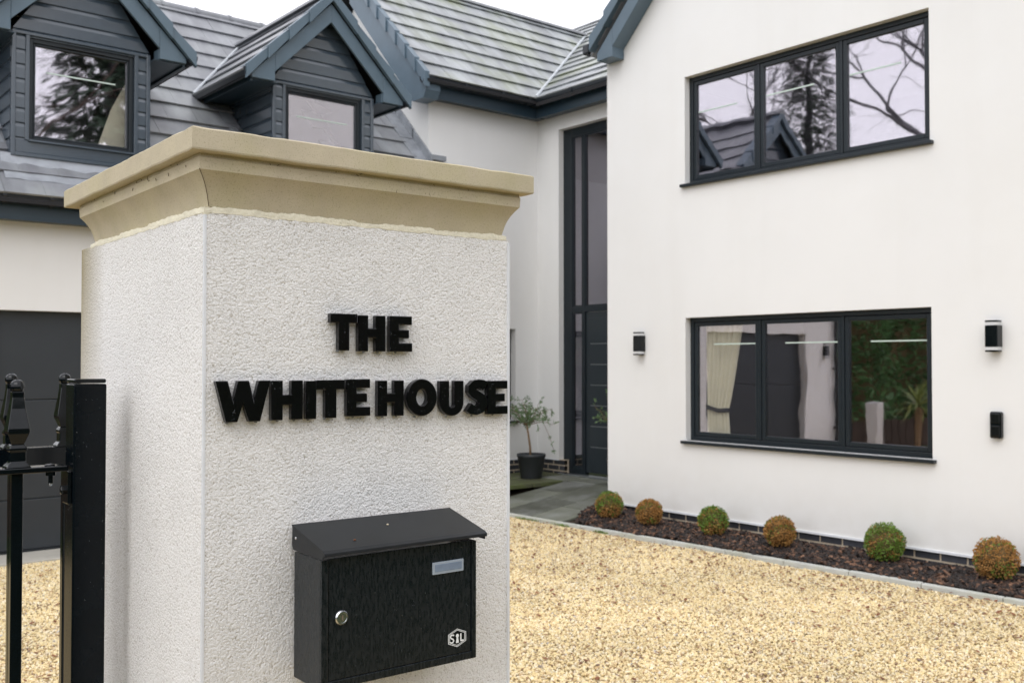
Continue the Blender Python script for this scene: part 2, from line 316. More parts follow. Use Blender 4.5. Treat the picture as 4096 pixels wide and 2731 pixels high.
def clip(poly, ins):
    """Sutherland-Hodgman of a 2D polygon with a convex counter-clockwise polygon"""
    out = poly
    for i in range(len(ins)):
        a, b = ins[i], ins[(i + 1) % len(ins)]
        sd_ = lambda p: (b[0] - a[0]) * (p[1] - a[1]) - (b[1] - a[1]) * (p[0] - a[0])
        inp, out = out, []
        for j in range(len(inp)):
            p, q = inp[j], inp[(j + 1) % len(inp)]; sp, sq = sd_(p), sd_(q)
            if sp >= 0: out.append(p)
            if (sp >= 0) != (sq >= 0):
                t = sp / (sp - sq); out.append((p[0] + t * (q[0] - p[0]), p[1] + t * (q[1] - p[1])))
        if not out: return []
    return out
def area2(p): return abs(sum(p[i][0] * p[(i + 1) % len(p)][1] - p[(i + 1) % len(p)][0] * p[i][1] for i in range(len(p)))) / 2

def cap_piece(mb, quad_, d):
    d = Vector(d); q = [Vector(p) for p in quad_]
    return mb.add(q + [p + d for p in q], [(0, 1, 2, 3), (7, 6, 5, 4), (0, 4, 5, 1), (1, 5, 6, 2), (2, 6, 7, 3), (3, 7, 4, 0)])
def wall(mb, P, a0, a1, b0, b1, holes, inward, depth):
    """rectangular wall sheet with rectangular openings and their reveals; P(a, b, d) maps to 3D, d = metres inward"""
    As = sorted({a0, a1, *[h[0] for h in holes], *[h[1] for h in holes]}); Bs = sorted({b0, b1, *[h[2] for h in holes], *[h[3] for h in holes]})
    for i in range(len(As) - 1):
        for j in range(len(Bs) - 1):
            ca, cb = (As[i] + As[i + 1]) / 2, (Bs[j] + Bs[j + 1]) / 2
            if any(h[0] < ca < h[1] and h[2] < cb < h[3] for h in holes): continue
            mb.quad(P(As[i], Bs[j], 0), P(As[i + 1], Bs[j], 0), P(As[i + 1], Bs[j + 1], 0), P(As[i], Bs[j + 1], 0))
    for h in holes:
        c = [(h[0], h[2]), (h[1], h[2]), (h[1], h[3]), (h[0], h[3])]
        for i in range(4):
            p, q = c[i], c[(i + 1) % 4]
            if i == 0 and h[2] <= b0: continue
            mb.quad(P(*p, 0), P(*q, 0), P(*q, depth), P(*p, depth))
    return mb

# ------------------------------------------------------------------ ground
g = MB(); g.box(-400, 400, -400, 400, -.30, -.06); tag(build('ground', g, M_lawn), kind='structure')
g = MB(); g.box(-2.2, 7.32, -1.2, 9.35, -.2, -.012); tag(build('driveway', g, M_sub), kind='structure')

# ------------------------------------------------------------------ the house
XW, XD, YM, YG, XG = 7.97, 9.03, 10.40, 9.60, 7.20
house = thing('white_house', 'white rendered house with grey tiled roofs and dark grey window frames behind the gravel', 'house', (XG, YM, 0))
PX = lambda x0: (lambda a, b, d: (x0 + d, a, b))      # walls that face -X
PY = lambda y0: (lambda a, b, d: (a, y0 + d, b))      # walls that face -Y

# --- right wing
wing = MB()
LO, UP = (4.19, 6.845, .905, 2.168), (4.19, 6.845, 3.555, 4.672)
wall(wing, PX(XW), .3, 7.98, .158, 5.12, [LO, UP], 1, .20)
wing.add([(XW, .3, 5.12), (XW, 7.98, 5.12), (XW, 4.14, 8.96)], [(0, 1, 2)])
wing.quad((XW, 7.98, .36), (13, 7.98, .36), (13, 7.98, 5.12), (XW, 7.98, 5.12)); wing.quad((XW, .3, .158), (13, .3, .158), (13, .3, 5.12), (XW, .3, 5.12))
wing.quad((13, .3, 0), (13, 7.98, 0), (13, 7.98, 5.12), (13, .3, 5.12))
wing_o = build('wing_wall', wing, M_wall, house)
bb = MB(); bb.box(XW - .012, XW + .02, .3, 7.985, .140, .160); build('render_stop_bead', bb, M_bead, wing_o)
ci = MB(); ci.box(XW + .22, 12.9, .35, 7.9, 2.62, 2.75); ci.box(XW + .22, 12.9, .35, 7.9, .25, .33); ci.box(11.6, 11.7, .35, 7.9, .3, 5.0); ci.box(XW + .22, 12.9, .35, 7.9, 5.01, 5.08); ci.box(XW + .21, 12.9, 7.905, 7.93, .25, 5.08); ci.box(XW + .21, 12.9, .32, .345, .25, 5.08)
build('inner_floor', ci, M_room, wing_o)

def bricks(parent, P, a0, a1, zs, shift0, L=.210, H=.058, J=.017, dep=.05, amax=None):
    """courses of single bricks along a wall; one shared mesh for whole bricks"""
    me = None
    for r_, z in enumerate(zs):
        a = a0 - (L + J) * .5 * ((r_ + shift0) % 2)
        while a < a1:
            s0, s1 = max(a, a0), min(a + L, a1)
            if s1 - s0 > .03:
                mb = MB(); dd = random.uniform(-.0015, .0015)
                vs = [P(x, zz, d + dd) for d in (0, dep) for x, zz in ((s0, z), (s1, z), (s1, z + H), (s0, z + H))]
                mb.add(vs, [(0, 1, 2, 3), (7, 6, 5, 4), (0, 4, 5, 1), (1, 5, 6, 2), (2, 6, 7, 3), (3, 7, 4, 0)])
                build('brick', mb, M_brick, parent, fixn=True)
            a += L + J
pl = MB(); pl.box(XW + .020, XW + .1, .3, 7.975, -.1, .139); plo = build('brick_plinth', pl, M_bmort, house)
bricks(plo, PX(XW + .016), 2.9, 7.975, (.002, .077), 0)
# plinth by the front door
pl = MB(); pl.box(XD + .009, XD + .1, 9.862, 10.398, .1, .409); pl.box(7.3, XD + .01, YM + .009, YM + .1, .1, .409)
plo2 = build('entrance_plinth', pl, M_bmort, house)
bricks(plo2, PX(XD + .006), 9.862, 10.392, (.195, .270, .345), 0)
bricks(plo2, PY(YM + .006), 7.6, XD + .003, (.195, .270, .345), 1)

def window(parent, name, P, a0, a1, b0, b1, d, muls, glassm, sash=.041, frame=.045, sill=True, sproj=.05, bar=None, label=None):
    """frame with sashes between mullions, panes, a projecting sill; a runs along the wall, d = recess of the frame face"""
    def bx(mb, x0, x1, z0, z1, d0, d1):
        vs = [P(x, z, dd) for dd in (d0, d1) for x, z in ((x0, z0), (x1, z0), (x1, z1), (x0, z1))]
        mb.add(vs, [(0, 1, 2, 3), (7, 6, 5, 4), (0, 4, 5, 1), (1, 5, 6, 2), (2, 6, 7, 3), (3, 7, 4, 0)])
    f = MB()
    bx(f, a0, a0 + frame, b0, b1, d, d + .07); bx(f, a1 - frame, a1, b0, b1, d, d + .07)
    bx(f, a0 + frame, a1 - frame, b1 - frame, b1, d + .001, d + .07); bx(f, a0 + frame, a1 - frame, b0, b0 + frame, d + .001, d + .07)
    for m_ in muls: bx(f, m_ - .0145, m_ + .0145, b0 + frame, b1 - frame, d + .002, d + .07)
    fo = build(name, f, M_anth, parent, fixn=True, bev=.003, seg=1)
    if label: fo['label'] = label
    ed = [a0 + frame] + [x for m_ in muls for x in (m_ - .0145, m_ + .0145)] + [a1 - frame]
    z0, z1 = b0 + frame, b1 - frame
    for i in range(0, len(ed), 2):
        x0, x1 = ed[i] + .003, ed[i + 1] - .003
        s = MB(); bx(s, x0, x0 + sash, z0 + .003, z1 - .003, d + .010, d + .06); bx(s, x1 - sash, x1, z0 + .003, z1 - .003, d + .010, d + .06)
        bx(s, x0 + sash, x1 - sash, z0 + .003, z0 + .003 + sash, d + .011, d + .06); bx(s, x0 + sash, x1 - sash, z1 - .003 - sash, z1 - .003, d + .011, d + .06)
        build('sash', s, M_anth, fo, fixn=True, bev=.004, seg=1)
        p = MB(); bx(p, x0 + sash - .004, x1 - sash + .004, z0 + sash, z1 - sash, d + .030, d + .034); build('pane', p, glassm, fo, fixn=True)
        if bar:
            q = MB(); u0 = x0 + sash + .001; u1 = x1 - sash - .001; bx(q, u0 + bar[2] * (u1 - u0), u0 + bar[3] * (u1 - u0), bar[0] - .006, bar[0] + .006, d + .026, d + .0295); build('reflection_strip', q, M_strip, fo, fixn=True)  # pale strip on each pane standing in for a bright reflection line
    if sill:
        q = MB(); bx(q, a0 - .035, a1 + .035, b0 - .034, b0 - .004, -sproj, .02); bx(q, a0 + .002, a1 - .002, b0 - .012, b0 + .002, .021, d + .0)
        build('sill', q, M_anth, fo, fixn=True, bev=.004, seg=1)
    return fo
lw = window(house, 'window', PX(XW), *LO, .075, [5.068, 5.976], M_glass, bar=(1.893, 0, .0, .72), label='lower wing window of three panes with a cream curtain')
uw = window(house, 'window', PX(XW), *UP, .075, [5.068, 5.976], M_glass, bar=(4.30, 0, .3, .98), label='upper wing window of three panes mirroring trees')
# cream curtain tied back inside the lower window's left pane
def curtain(y0, y1, z0, z1, ztie, x, ytie):
    mb = MB(); nz, ny = 26, 40; amp = .028
    for i in range(nz + 1):
        z = z0 + (z1 - z0) * i / nz
        t = abs(z - ztie)
        wv = min(1, (t / (1.0 if z > ztie else .7)) ** .8)
        yl = y1 + 0 * wv
        yr = ytie + (y0 - ytie) * (wv if z > ztie else wv * .25)
        for j in range(ny + 1):
            u = j / ny; mb.v.append((x + amp * math.sin(u * 44) + .006 * math.sin(u * 97 + z * 2), yl + (yr - yl) * u, z))
    for i in range(nz):
        for j in range(ny): a = i * (ny + 1) + j; mb.f.append((a, a + 1, a + ny + 2, a + ny + 1))
    return mb
build('curtain', curtain(6.24, 6.72, .95, 2.16, 1.22, XW + .19, 6.44), M_curt, lw, smooth=True)
t_ = MB(); t_.tube([(XW + .165, 6.71, 1.25), (XW + .160, 6.55, 1.215), (XW + .165, 6.425, 1.225)], .022, 8); build('tieback', t_, M_tie, lw, smooth=True)

# wing roof, barge board and verge caps
XB = 7.78
rf = MB(); rz = 5.20; yr = 4.14; apex = rz + (8.0 - yr)
for s_ in (1, -1):
    ye = yr + s_ * (8.06 - yr); ze = apex - (8.06 - yr)
    rf.prism([(XB + .01, yr, apex), (XB + .01, ye, ze), (XB + .01, ye, ze + .05), (XB + .01, yr, apex + .05)], (5.4, 0, 0))
wroof = build('wing_roof', rf, M_tile, house)
for s_ in (1, -1):
    b_ = MB(); yi = yr + s_ * (7.71 - yr); yo = yr + s_ * (7.95 - yr)
    b_.prism([(XB, yi, 5.17), (XB, yr, 5.17 + 3.57), (XB, yr, 5.17 + 3.57 + .215), (XB, yi, 5.385)], (XW - XB - .002, 0, 0))
    hb = [(XB, yi + s_ * .002, 5.06), (XB, yo, 5.06), (XB, yo, 5.145), (XB, yi + s_ * .002, 5.383)]
    b_.prism(hb, (XW - XB - .002, 0, 0)); build('barge_board', b_, M_barge, wroof, fixn=True, bev=.004, seg=1)
    n_ = 0
    while n_ < 12:
        v0 = n_ * .318; dy = .7071 * v0
        y = yr + s_ * (8.02 - yr - dy); z = 5.20 + dy; L = .330 * .7071
        c_ = MB(); cap_piece(c_, [(XB - .06, y, z - .025), (XB - .04, y - s_ * L, z + L - .008), (XB - .04, y - s_ * L, z + L + .125), (XB - .06, y, z + .148)], (.10, 0, 0))
        build('verge_cap', c_, M_barge, wroof, fixn=True, bev=.004, seg=1); n_ += 1
e_ = MB(); e_.box(XB - .03, XB + .10, 8.06, 8.16, 5.17, 5.29); build('gutter_end', e_, M_gutter, wroof, bev=.02)

# --- main block with the entrance
main = MB()
DO = (8.36, 9.966, .20, 4.845)
wall(main, PX(XD), 7.985, YM, .408, 5.12, [(DO[0], DO[1], .408, DO[3])], 1, .10)
wall(main, PY(YM), XG, XD, .408, 5.12, [(7.62, 8.635, .93, 2.16)], 1, .14)
main.quad((XG, YM, 0), (XG, 13.6, 0), (XG, 13.6, 5.12), (XG, YM, 5.12)); main.add([(XG, YM, 5.12), (XG, 13.6, 5.12), (XG, 12.0, 6.99)], [(0, 1, 2)])
main.quad((XG, 13.6, 0), (15, 13.6, 0), (15, 13.6, 5.12), (XG, 13.6, 5.12))
main_o = build('main_wall', main, M_wall, house)
bb = MB(); bb.box(XD - .010, XD + .02, 9.968, YM - .005, .400, .412); bb.box(XG, XD - .012, YM - .010, YM + .02, .400, .412); build('render_stop_bead', bb, M_bead, main_o)
window(house, 'window', PY(YM), 7.62, 8.635, .93, 2.16, .10, [8.1], M_glass, label='window behind the potted olive, mostly hidden by the pillar')

# front door set: frame, sidelight, tall upper panes, panelled leaf
FX = XD + .085
def fx(mb, y0, y1, z0, z1, d=0., th=.08): return mb.box(FX + d, FX + th, y0, y1, z0, z1)
fd = MB()
fx(fd, 9.80, 9.964, .235, 4.843); fx(fd, 8.362, 8.46, .235, 4.843); fx(fd, 8.46, 9.80, 4.73, 4.842, .001); fx(fd, 8.46, 9.80, 2.375, 2.445, .001); fx(fd, 9.555, 9.60, .235, 4.73, .002); fx(fd, 9.60, 9.80, .235, .315, .003)
fdo = build('front_door', fd, M_anth, house, bev=.003, seg=1, fixn=True); fdo['label'] = 'tall dark front door set with sidelight beside the potted olive'
for (y0, y1, z0, z1) in ((9.60, 9.80, .315, 2.375), (9.60, 9.80, 2.445, 4.73), (8.46, 9.555, 2.445, 4.73)):
    p = MB(); p.box(FX + .030, FX + .034, y0 + .02, y1 - .02, z0 + .02, z1 - .02); build('pane', p, M_glassd, fdo)
    q = MB(); a = .022
    q.box(FX + .012, FX + .06, y0 + .001, y0 + a, z0 + .001, z1 - .001); q.box(FX + .012, FX + .06, y1 - a, y1 - .001, z0 + .001, z1 - .001); q.box(FX + .013, FX + .06, y0 + a, y1 - a, z0 + .001, z0 + a); q.box(FX + .013, FX + .06, y0 + a, y1 - a, z1 - a, z1 - .001)
    build('glazing_bead', q, M_anth, fdo)
lf = MB(); lf.box(FX + .022, FX + .07, 8.47, 9.550, .268, 2.370); lfo = build('door_leaf', lf, M_fdoor, fdo, bev=.003, seg=1)
gz = [.285, .606, .876, 1.146, 1.415, 1.684, 1.955, 2.30]
for i in range(7):
    p = MB(); p.box(FX + .014, FX + .022, 8.55, 9.462, gz[i] + .006, gz[i + 1] - .006); build('door_panel', p, M_fdoor, fdo, bev=.003, seg=1)
    if 0 < i: q = MB(); q.box(FX + .016, FX + .0215, 8.55, 9.462, gz[i] - .0055, gz[i] + .0055); build('inlay_strip', q, M_groove, fdo)
q = MB(); q.box(XD - .03, FX + .02, 8.37, 9.962, .215, .234); build('threshold', q, M_groove, fdo, bev=.003, seg=1)
q = MB(); q.box(FX - .03, FX - .012, 8.60, 8.62, 1.0, 1.9); q.box(FX - .012, FX + .014, 8.60, 8.62, 1.06, 1.08); q.box(FX - .012, FX + .014, 8.60, 8.62, 1.82, 1.84); build('pull_handle', q, M_steel, fdo)

# ------------------------------------------------------------------ tiles
TILES = []     # (matrix basis vectors, poly2d or None, parent, material)
GA, TW, TL = .318, .330, .40
def tile_field(parent, O, U, V, N, polys, m, rows, u0, u1, skip=None, shift=0., ga=GA):
    """courses of interlocking tiles: O eave point, U along the eave, V up the slope, N outward"""
    O, U, V, N = Vector(O), Vector(U), Vector(V), Vector(N)
    for r_ in range(rows):
        v0 = r_ * ga; a = u0 - TW + (TW * .5 if r_ % 2 else 0) + shift
        while a < u1:
            rect = [(a + .0012, v0), (a + TW - .0012, v0), (a + TW - .0012, v0 + TL), (a + .0012, v0 + TL)]
            for pg in polys:
                c = clip(rect, pg)
                if len(c) >= 3 and area2(c) > .004:
                    full = abs(area2(c) - area2(rect)) < 1e-6
                    cen = (sum(p[0] for p in c) / len(c), min(sum(p[1] for p in c) / len(c), v0 + ga * .5))
                    wc = O + U * cen[0] + V * cen[1]
                    if skip and skip(wc): continue
                    TILES.append((O, U, V, N, a, v0, None if full else c, parent, m, wc + N * .035))
            a += TW
def hgt(v, v0, j=0): return .046 - .031 * (v - v0) / TL
def tile_mesh(c, a, v0):
    mb = MB(); n = len(c); c = [(p[0] - a, p[1] - v0) for p in c]
    if sum(c[i][0] * c[(i + 1) % n][1] - c[(i + 1) % n][0] * c[i][1] for i in range(n)) < 0: c = c[::-1]
    top = [(p[0], p[1], hgt(p[1], 0)) for p in c]; bot = [(p[0], p[1], hgt(p[1], 0) - .018) for p in c]
    mb.add(top + bot, [tuple(range(n)), tuple(range(2 * n - 1, n - 1, -1))] + [(i, i + n, (i + 1) % n + n, (i + 1) % n) for i in range(n)])
    return mb
SQ = math.sqrt(.5)
# main front slope
EY, EZ = 10.10, 5.215
Lm = 1.9 / SQ
deck = MB(); deck.prism([(6.97, EY - .02, EZ - .02), (6.97, 12.0, EZ + 1.9), (6.97, 13.9, EZ), (6.97, 13.9, EZ - .03), (6.97, 12.0, EZ + 1.87), (6.97, EY - .02, EZ - .05)], (8, 0, 0))
mroof = build('main_roof', deck, M_deck, house)
tile_field(mroof, (0, EY, EZ), (1, 0, 0), (0, SQ, SQ), (0, -SQ, SQ), [[(6.99, 0), (8.75, 0), (11.5, Lm), (6.99, Lm)]], M_tmoss, 9, 6.99, 11.6)
# entrance slope (faces -X, shallower)
SL = .69; hyp = math.sqrt(1 + SL * SL); VX = Vector((1 / hyp, 0, SL / hyp)); NX = Vector((-SL / hyp, 0, 1 / hyp)); Le = (12.45 - 8.75) * hyp; Lv = (11.5 - 8.75) * hyp
deck = MB(); zt = EZ + 3.7 * SL
deck.prism([(8.73, 7.9, EZ - .03), (12.45, 7.9, zt - .03), (12.45, 7.9, zt - .08), (8.73, 7.9, EZ - .08)], (0, 2.18, 0))
deck.prism([(8.76, 10.08, EZ - .035), (12.45, 10.08, zt - .03), (12.45, 13.6, zt - .03), (11.5, 12.0, EZ + 2.75 * SL - .03)], (0, 0, -.04))
eroof = build('entrance_roof', deck, M_deck, house)
# u runs along -Y so that U x V = N
tile_field(eroof, (8.75, 0, EZ), (0, -1, 0), VX, NX, [[(-10.1, 0), (-7.9, 0), (-7.9, Lv), (-12.0, Lv)], [(-12.0, Lv), (-7.9, Lv), (-7.9, Le), (-13.6, Le)]], M_tmoss, 15, -13.6, -7.9, shift=.1)
v_ = MB(); p0, p1 = Vector((8.74, 10.09, EZ + .055)), Vector((11.5, 12.0, EZ + 1.9 + .055)); v_.tube([p0, p1], .020, 6); build('valley_strip', v_, M_valley, mroof)
# gable verge caps, barge and soffit of the main block (gable faces -X)
for k in range(9):
    v0 = k * GA; y = EY - .01 + v0 * SQ; z = EZ + v0 * SQ; L = .335 * SQ
    c_ = MB(); cap_piece(c_, [(6.928, y, z - .12), (6.950, y + L, z + L - .10), (6.950, y + L, z + L + .045), (6.928, y, z + .072)], (.08, 0, 0))
    build('verge_cap', c_, M_barge, mroof, fixn=True, bev=.004, seg=1)
b_ = MB(); b_.prism([(6.985, 10.20, 4.985), (6.985, 10.44, 4.985), (6.985, 12.0, 6.66), (6.985, 12.0, 7.06), (6.985, 10.14, EZ - .01), (6.985, 10.14, 5.08)], (XG - 6.985 - .003, 0, 0)); build('barge_board', b_, M_barge, mroof, fixn=True)
# fascias and gutters
fs = MB(); fs.box(6.99, 8.862, 10.205, 10.235, 5.005, 5.20); fs.box(6.99, 9.02, 10.236, 10.395, 5.03, 5.045)
fs.box(8.832, 8.862, 7.99, 10.204, 5.005, 5.20); fs.box(8.863, 9.025, 7.99, 10.204, 5.03, 5.045)
build('fascia', fs, M_fascia, mroof, bev=.003, seg=1)
GP = [(0, 0), (-.012, -.055), (-.045, -.085), (-.085, -.075), (-.105, -.03), (-.108, 0), (-.100, .002), (-.092, -.028), (-.075, -.066), (-.045, -.074), (-.020, -.05), (-.008, 0)]
gu = MB(); gu.extr(GP, (6.93, 10.203, 5.235), (8.80, 10.203, 5.235), (0, 1, 0), (0, 0, 1)); build('gutter', gu, M_gutter, mroof, fixn=True)
gu = MB(); gu.extr(GP, (8.830, 10.11, 5.235), (8.830, 7.99, 5.235), (1, 0, 0), (0, 0, 1)); gu.box(8.715, 8.835, 10.09, 10.205, 5.145, 5.24); build('gutter', gu, M_gutter, mroof, fixn=True)
for x in (7.0, 7.55, 8.15, 8.6):
    q = MB(); q.extr([(.002, .006), (-.01, -.062), (-.045, -.094), (-.09, -.082), (-.115, -.03), (-.116, .006)], (x, 10.200, 5.235), (x + .05, 10.200, 5.235), (0, 1, 0), (0, 0, 1)); build('gutter_bracket', q, M_gutter, mroof, fixn=True)
q = MB(); q.extr([(.002, .006), (-.01, -.062), (-.045, -.094), (-.09, -.082), (-.115, -.03), (-.116, .006)], (8.828, 9.42, 5.235), (8.828, 9.37, 5.235), (1, 0, 0), (0, 0, 1)); build('gutter_bracket', q, M_gutter, mroof, fixn=True)

# --- garage wing
gar = MB()
GX0, DX0, DX1, DZ = 1.02, 2.02, 4.50, 2.168
wall(gar, PY(YG), GX0, 7.30, 0, 2.98, [(DX0, DX1, 0, DZ)], 1, .14)
gar.quad((GX0, YG, 0), (GX0, 15.1, 0), (GX0, 15.1, 2.98), (GX0, YG, 2.98)); gar.add([(GX0, YG, 2.98), (GX0, 15.1, 2.98), (GX0, 12.35, 6.05)], [(0, 1, 2)])
gar.quad((7.30, YG, 0), (7.30, YM, 0), (7.30, YM, 3.6), (7.30, YG, 2.98)); gar.quad((GX0, 15.1, 0), (7.3, 15.1, 0), (7.3, 15.1, 2.98), (GX0, 15.1, 2.98))
gar_o = build('garage_wall', gar, M_wall, house)
gd = MB(); gd.box(DX0 - .05, DX1 + .05, YG + .125, YG + .15, -.05, 2.3); gdo = build('garage_door', gd, M_gdoor, house)
for z0, z1 in ((.035, .480), (.486, 1.368), (1.374, 2.25)):
    p = MB(); p.box(DX0 + .002, DX1 - .002, YG + .10, YG + .124, z0, z1); build('door_panel', p, M_gdoor, gdo, bev=.006, seg=2)
p = MB(); p.box(DX0 + .002, DX1 - .002, YG + .098, YG + .122, -.01, .033); build('bottom_seal', p, M_gutter, gdo)
cs = MB(); cs.box(GX0, 5.2, 9.22, YG + .12, -.12, .012); tag(build('threshold_slab', cs, M_conc, bev=.006), kind='structure')
RG_Y, RG_Z = 9.30, 3.125
Lg = 3.05 / SQ
deck = MB(); deck.prism([(.95, RG_Y - .02, RG_Z - .02), (.95, 12.35, RG_Z + 3.05), (.95, 15.4, RG_Z), (.95, 15.4, RG_Z - .03), (.95, 12.35, RG_Z + 3.02), (.95, RG_Y - .02, RG_Z - .05)], (6.24, 0, 0))
groof = build('garage_roof', deck, M_deck, house)
deck = MB(); deck.prism([(7.19, RG_Y - .02, RG_Z - .02), (7.19, 10.38, RG_Z + 1.06), (7.19, 10.38, RG_Z + 1.03), (7.19, RG_Y - .02, RG_Z - .05)], (.22, 0, 0)); build('roof_return', deck, M_deck, groof)
DOR = (2.80, 5.31)
def in_dormer(p): return any(abs(p.x - c) < .50 and p.y > 9.75 and p.z < 5.25 - abs(p.x - c) for c in DOR)
tile_field(groof, (0, RG_Y, RG_Z), (1, 0, 0), (0, SQ, SQ), (0, -SQ, SQ), [[(.95, 0), (7.02, 0), (7.02, Lg), (.95, Lg)]], M_tile, 14, .95, 7.1, skip=in_dormer, shift=.12)
tile_field(groof, (0, RG_Y, RG_Z), (1, 0, 0), (0, SQ, SQ), (0, -SQ, SQ), [[(7.02, 0), (7.42, 0), (7.42, 1.5), (7.02, 1.5)]], M_tile, 5, 7.02, 7.42, shift=.12)
# ridge tiles
for k in range(14):
    x = .95 + k * .445; q = MB(); ri = .105
    q.extr([(ri * math.cos(a), ri * .8 * math.sin(a)) for a in [math.pi * i / 8 for i in range(9)]] + [((ri - .016) * math.cos(a), (ri - .016) * .8 * math.sin(a)) for a in [math.pi * i / 8 for i in range(8, -1, -1)]], (x, 12.35, 6.135), (x + .440, 12.35, 6.135), (0, 1, 0), (0, 0, 1))
    q.extr([(ri * 1.1 * math.cos(a), ri * .9 * math.sin(a)) for a in [math.pi * i / 8 for i in range(9)]], (x + .41, 12.35, 6.135), (x + .447, 12.35, 6.135), (0, 1, 0), (0, 0, 1))
    build('ridge_tile', q, M_tile, groof, fixn=True)
for k in range(10):
    x = 6.98 + k * .445; q = MB(); ri = .10
    q.extr([(ri * math.cos(a), ri * .7 * math.sin(a)) for a in [math.pi * i / 8 for i in range(9)]], (x, 12.0, EZ + 1.90), (x + .440, 12.0, EZ + 1.90), (0, 1, 0), (0, 0, 1)); build('ridge_tile', q, M_tile, mroof, fixn=True)
for k in range(14):
    y = 7.9 + k * .445; q = MB(); ri = .10
    q.extr([(ri * math.cos(a), ri * .6 * math.sin(a)) for a in [math.pi * i / 8 for i in range(9)]], (12.45, y, zt - .02), (12.45, y + .440, zt - .02), (1, 0, 0), (0, 0, 1)); build('ridge_tile', q, M_tile, eroof, fixn=True)
fs = MB(); fs.box(.95, 7.40, 9.40, 9.43, 2.94, 3.125); fs.box(.95, 7.40, 9.431, 9.597, 2.952, 2.966); build('fascia', fs, M_fascia, groof, bev=.003, seg=1)
gu = MB(); gu.extr(GP, (.93, 9.398, 3.155), (7.42, 9.398, 3.155), (0, 1, 0), (0, 0, 1)); build('gutter', gu, M_gutter, groof, fixn=True)
for x in (1.3, 2.05, 2.43, 3.2, 3.9, 4.6, 5.4, 6.2, 7.0):
    q = MB(); q.extr([(.002, .006), (-.01, -.062), (-.045, -.094), (-.09, -.082), (-.115, -.03), (-.116, .006)], (x, 9.396, 3.155), (x + .03, 9.396, 3.155), (0, 1, 0), (0, 0, 1)); build('gutter_bracket', q, M_gutter, groof, fixn=True)
# lead flashing where the garage roof meets the main gable
for k in range(5):
    y0 = 10.30 + k * .40; z0 = RG_Z + (y0 - RG_Y) + .05; q = MB(); L = .42
    q.prism([(6.97, y0, z0), (7.185, y0, z0), (7.185, y0 + L, z0 + L - .008), (6.97, y0 + L, z0 + L - .008)], (0, -.008, .008))
    q.prism([(7.17, y0, z0 + .01), (7.17, y0 + L, z0 + L), (7.17, y0 + L, z0 + L + .13), (7.17, y0, z0 + .14)], (.026, 0, 0)); build('lead_flashing', q, M_lead, groof, fixn=True)
q = MB(); q.box(7.21, 7.43, 10.33, 10.398, 4.27, 4.33); build('flashing_ledge', q, M_lead, groof)
# white-fronted end: downpipe at the garage corner
dp = MB(); dp.tube([(1.16, YG - .20, 3.07), (1.16, YG - .16, 2.95), (1.16, YG - .055, 2.85), (1.16, YG - .055, .02)], .034, 10)
for z in (.6, 1.6, 2.5): dp.box(1.11, 1.21, YG - .095, YG - .002, z, z + .03)
build('downpipe', dp, M_gutter, gar_o)

# ------------------------------------------------------------------ dormers
DY, BY = 9.65, 9.50            # face and barge front
def shiplap(parent, P, region, z0, z1, step=.14, name='plank'):
    """single boards clipped by a convex wall region; P(a, z, d) maps to 3D, d = metres outward"""
    z = z0
    a0 = min(p[0] for p in region) - .1; a1 = max(p[0] for p in region) + .1
    while z < z1:
        body = clip([(a0, z + .001), (a1, z + .001), (a1, z + step - .040), (a0, z + step - .040)], region)
        lip = clip([(a0, z + step - .040), (a1, z + step - .040), (a1, z + step), (a0, z + step)], region)
        mb = MB()
        if len(body) >= 3:
            n = len(body); mb.add([P(a, zz, .014) for a, zz in body] + [P(a, zz, 0) for a, zz in body], [tuple(range(n))] + [(i, i + n, (i + 1) % n + n, (i + 1) % n) for i in range(n)])
        if len(lip) >= 3:
            n = len(lip); f = lambda zz: .014 - .013 * (zz - (z + step - .040)) / .040
            mb.add([P(a, zz, f(zz)) for a, zz in lip], [tuple(range(n))])
        if mb.f: build(name, mb, M_clad, parent, fixn=False)
        z += step
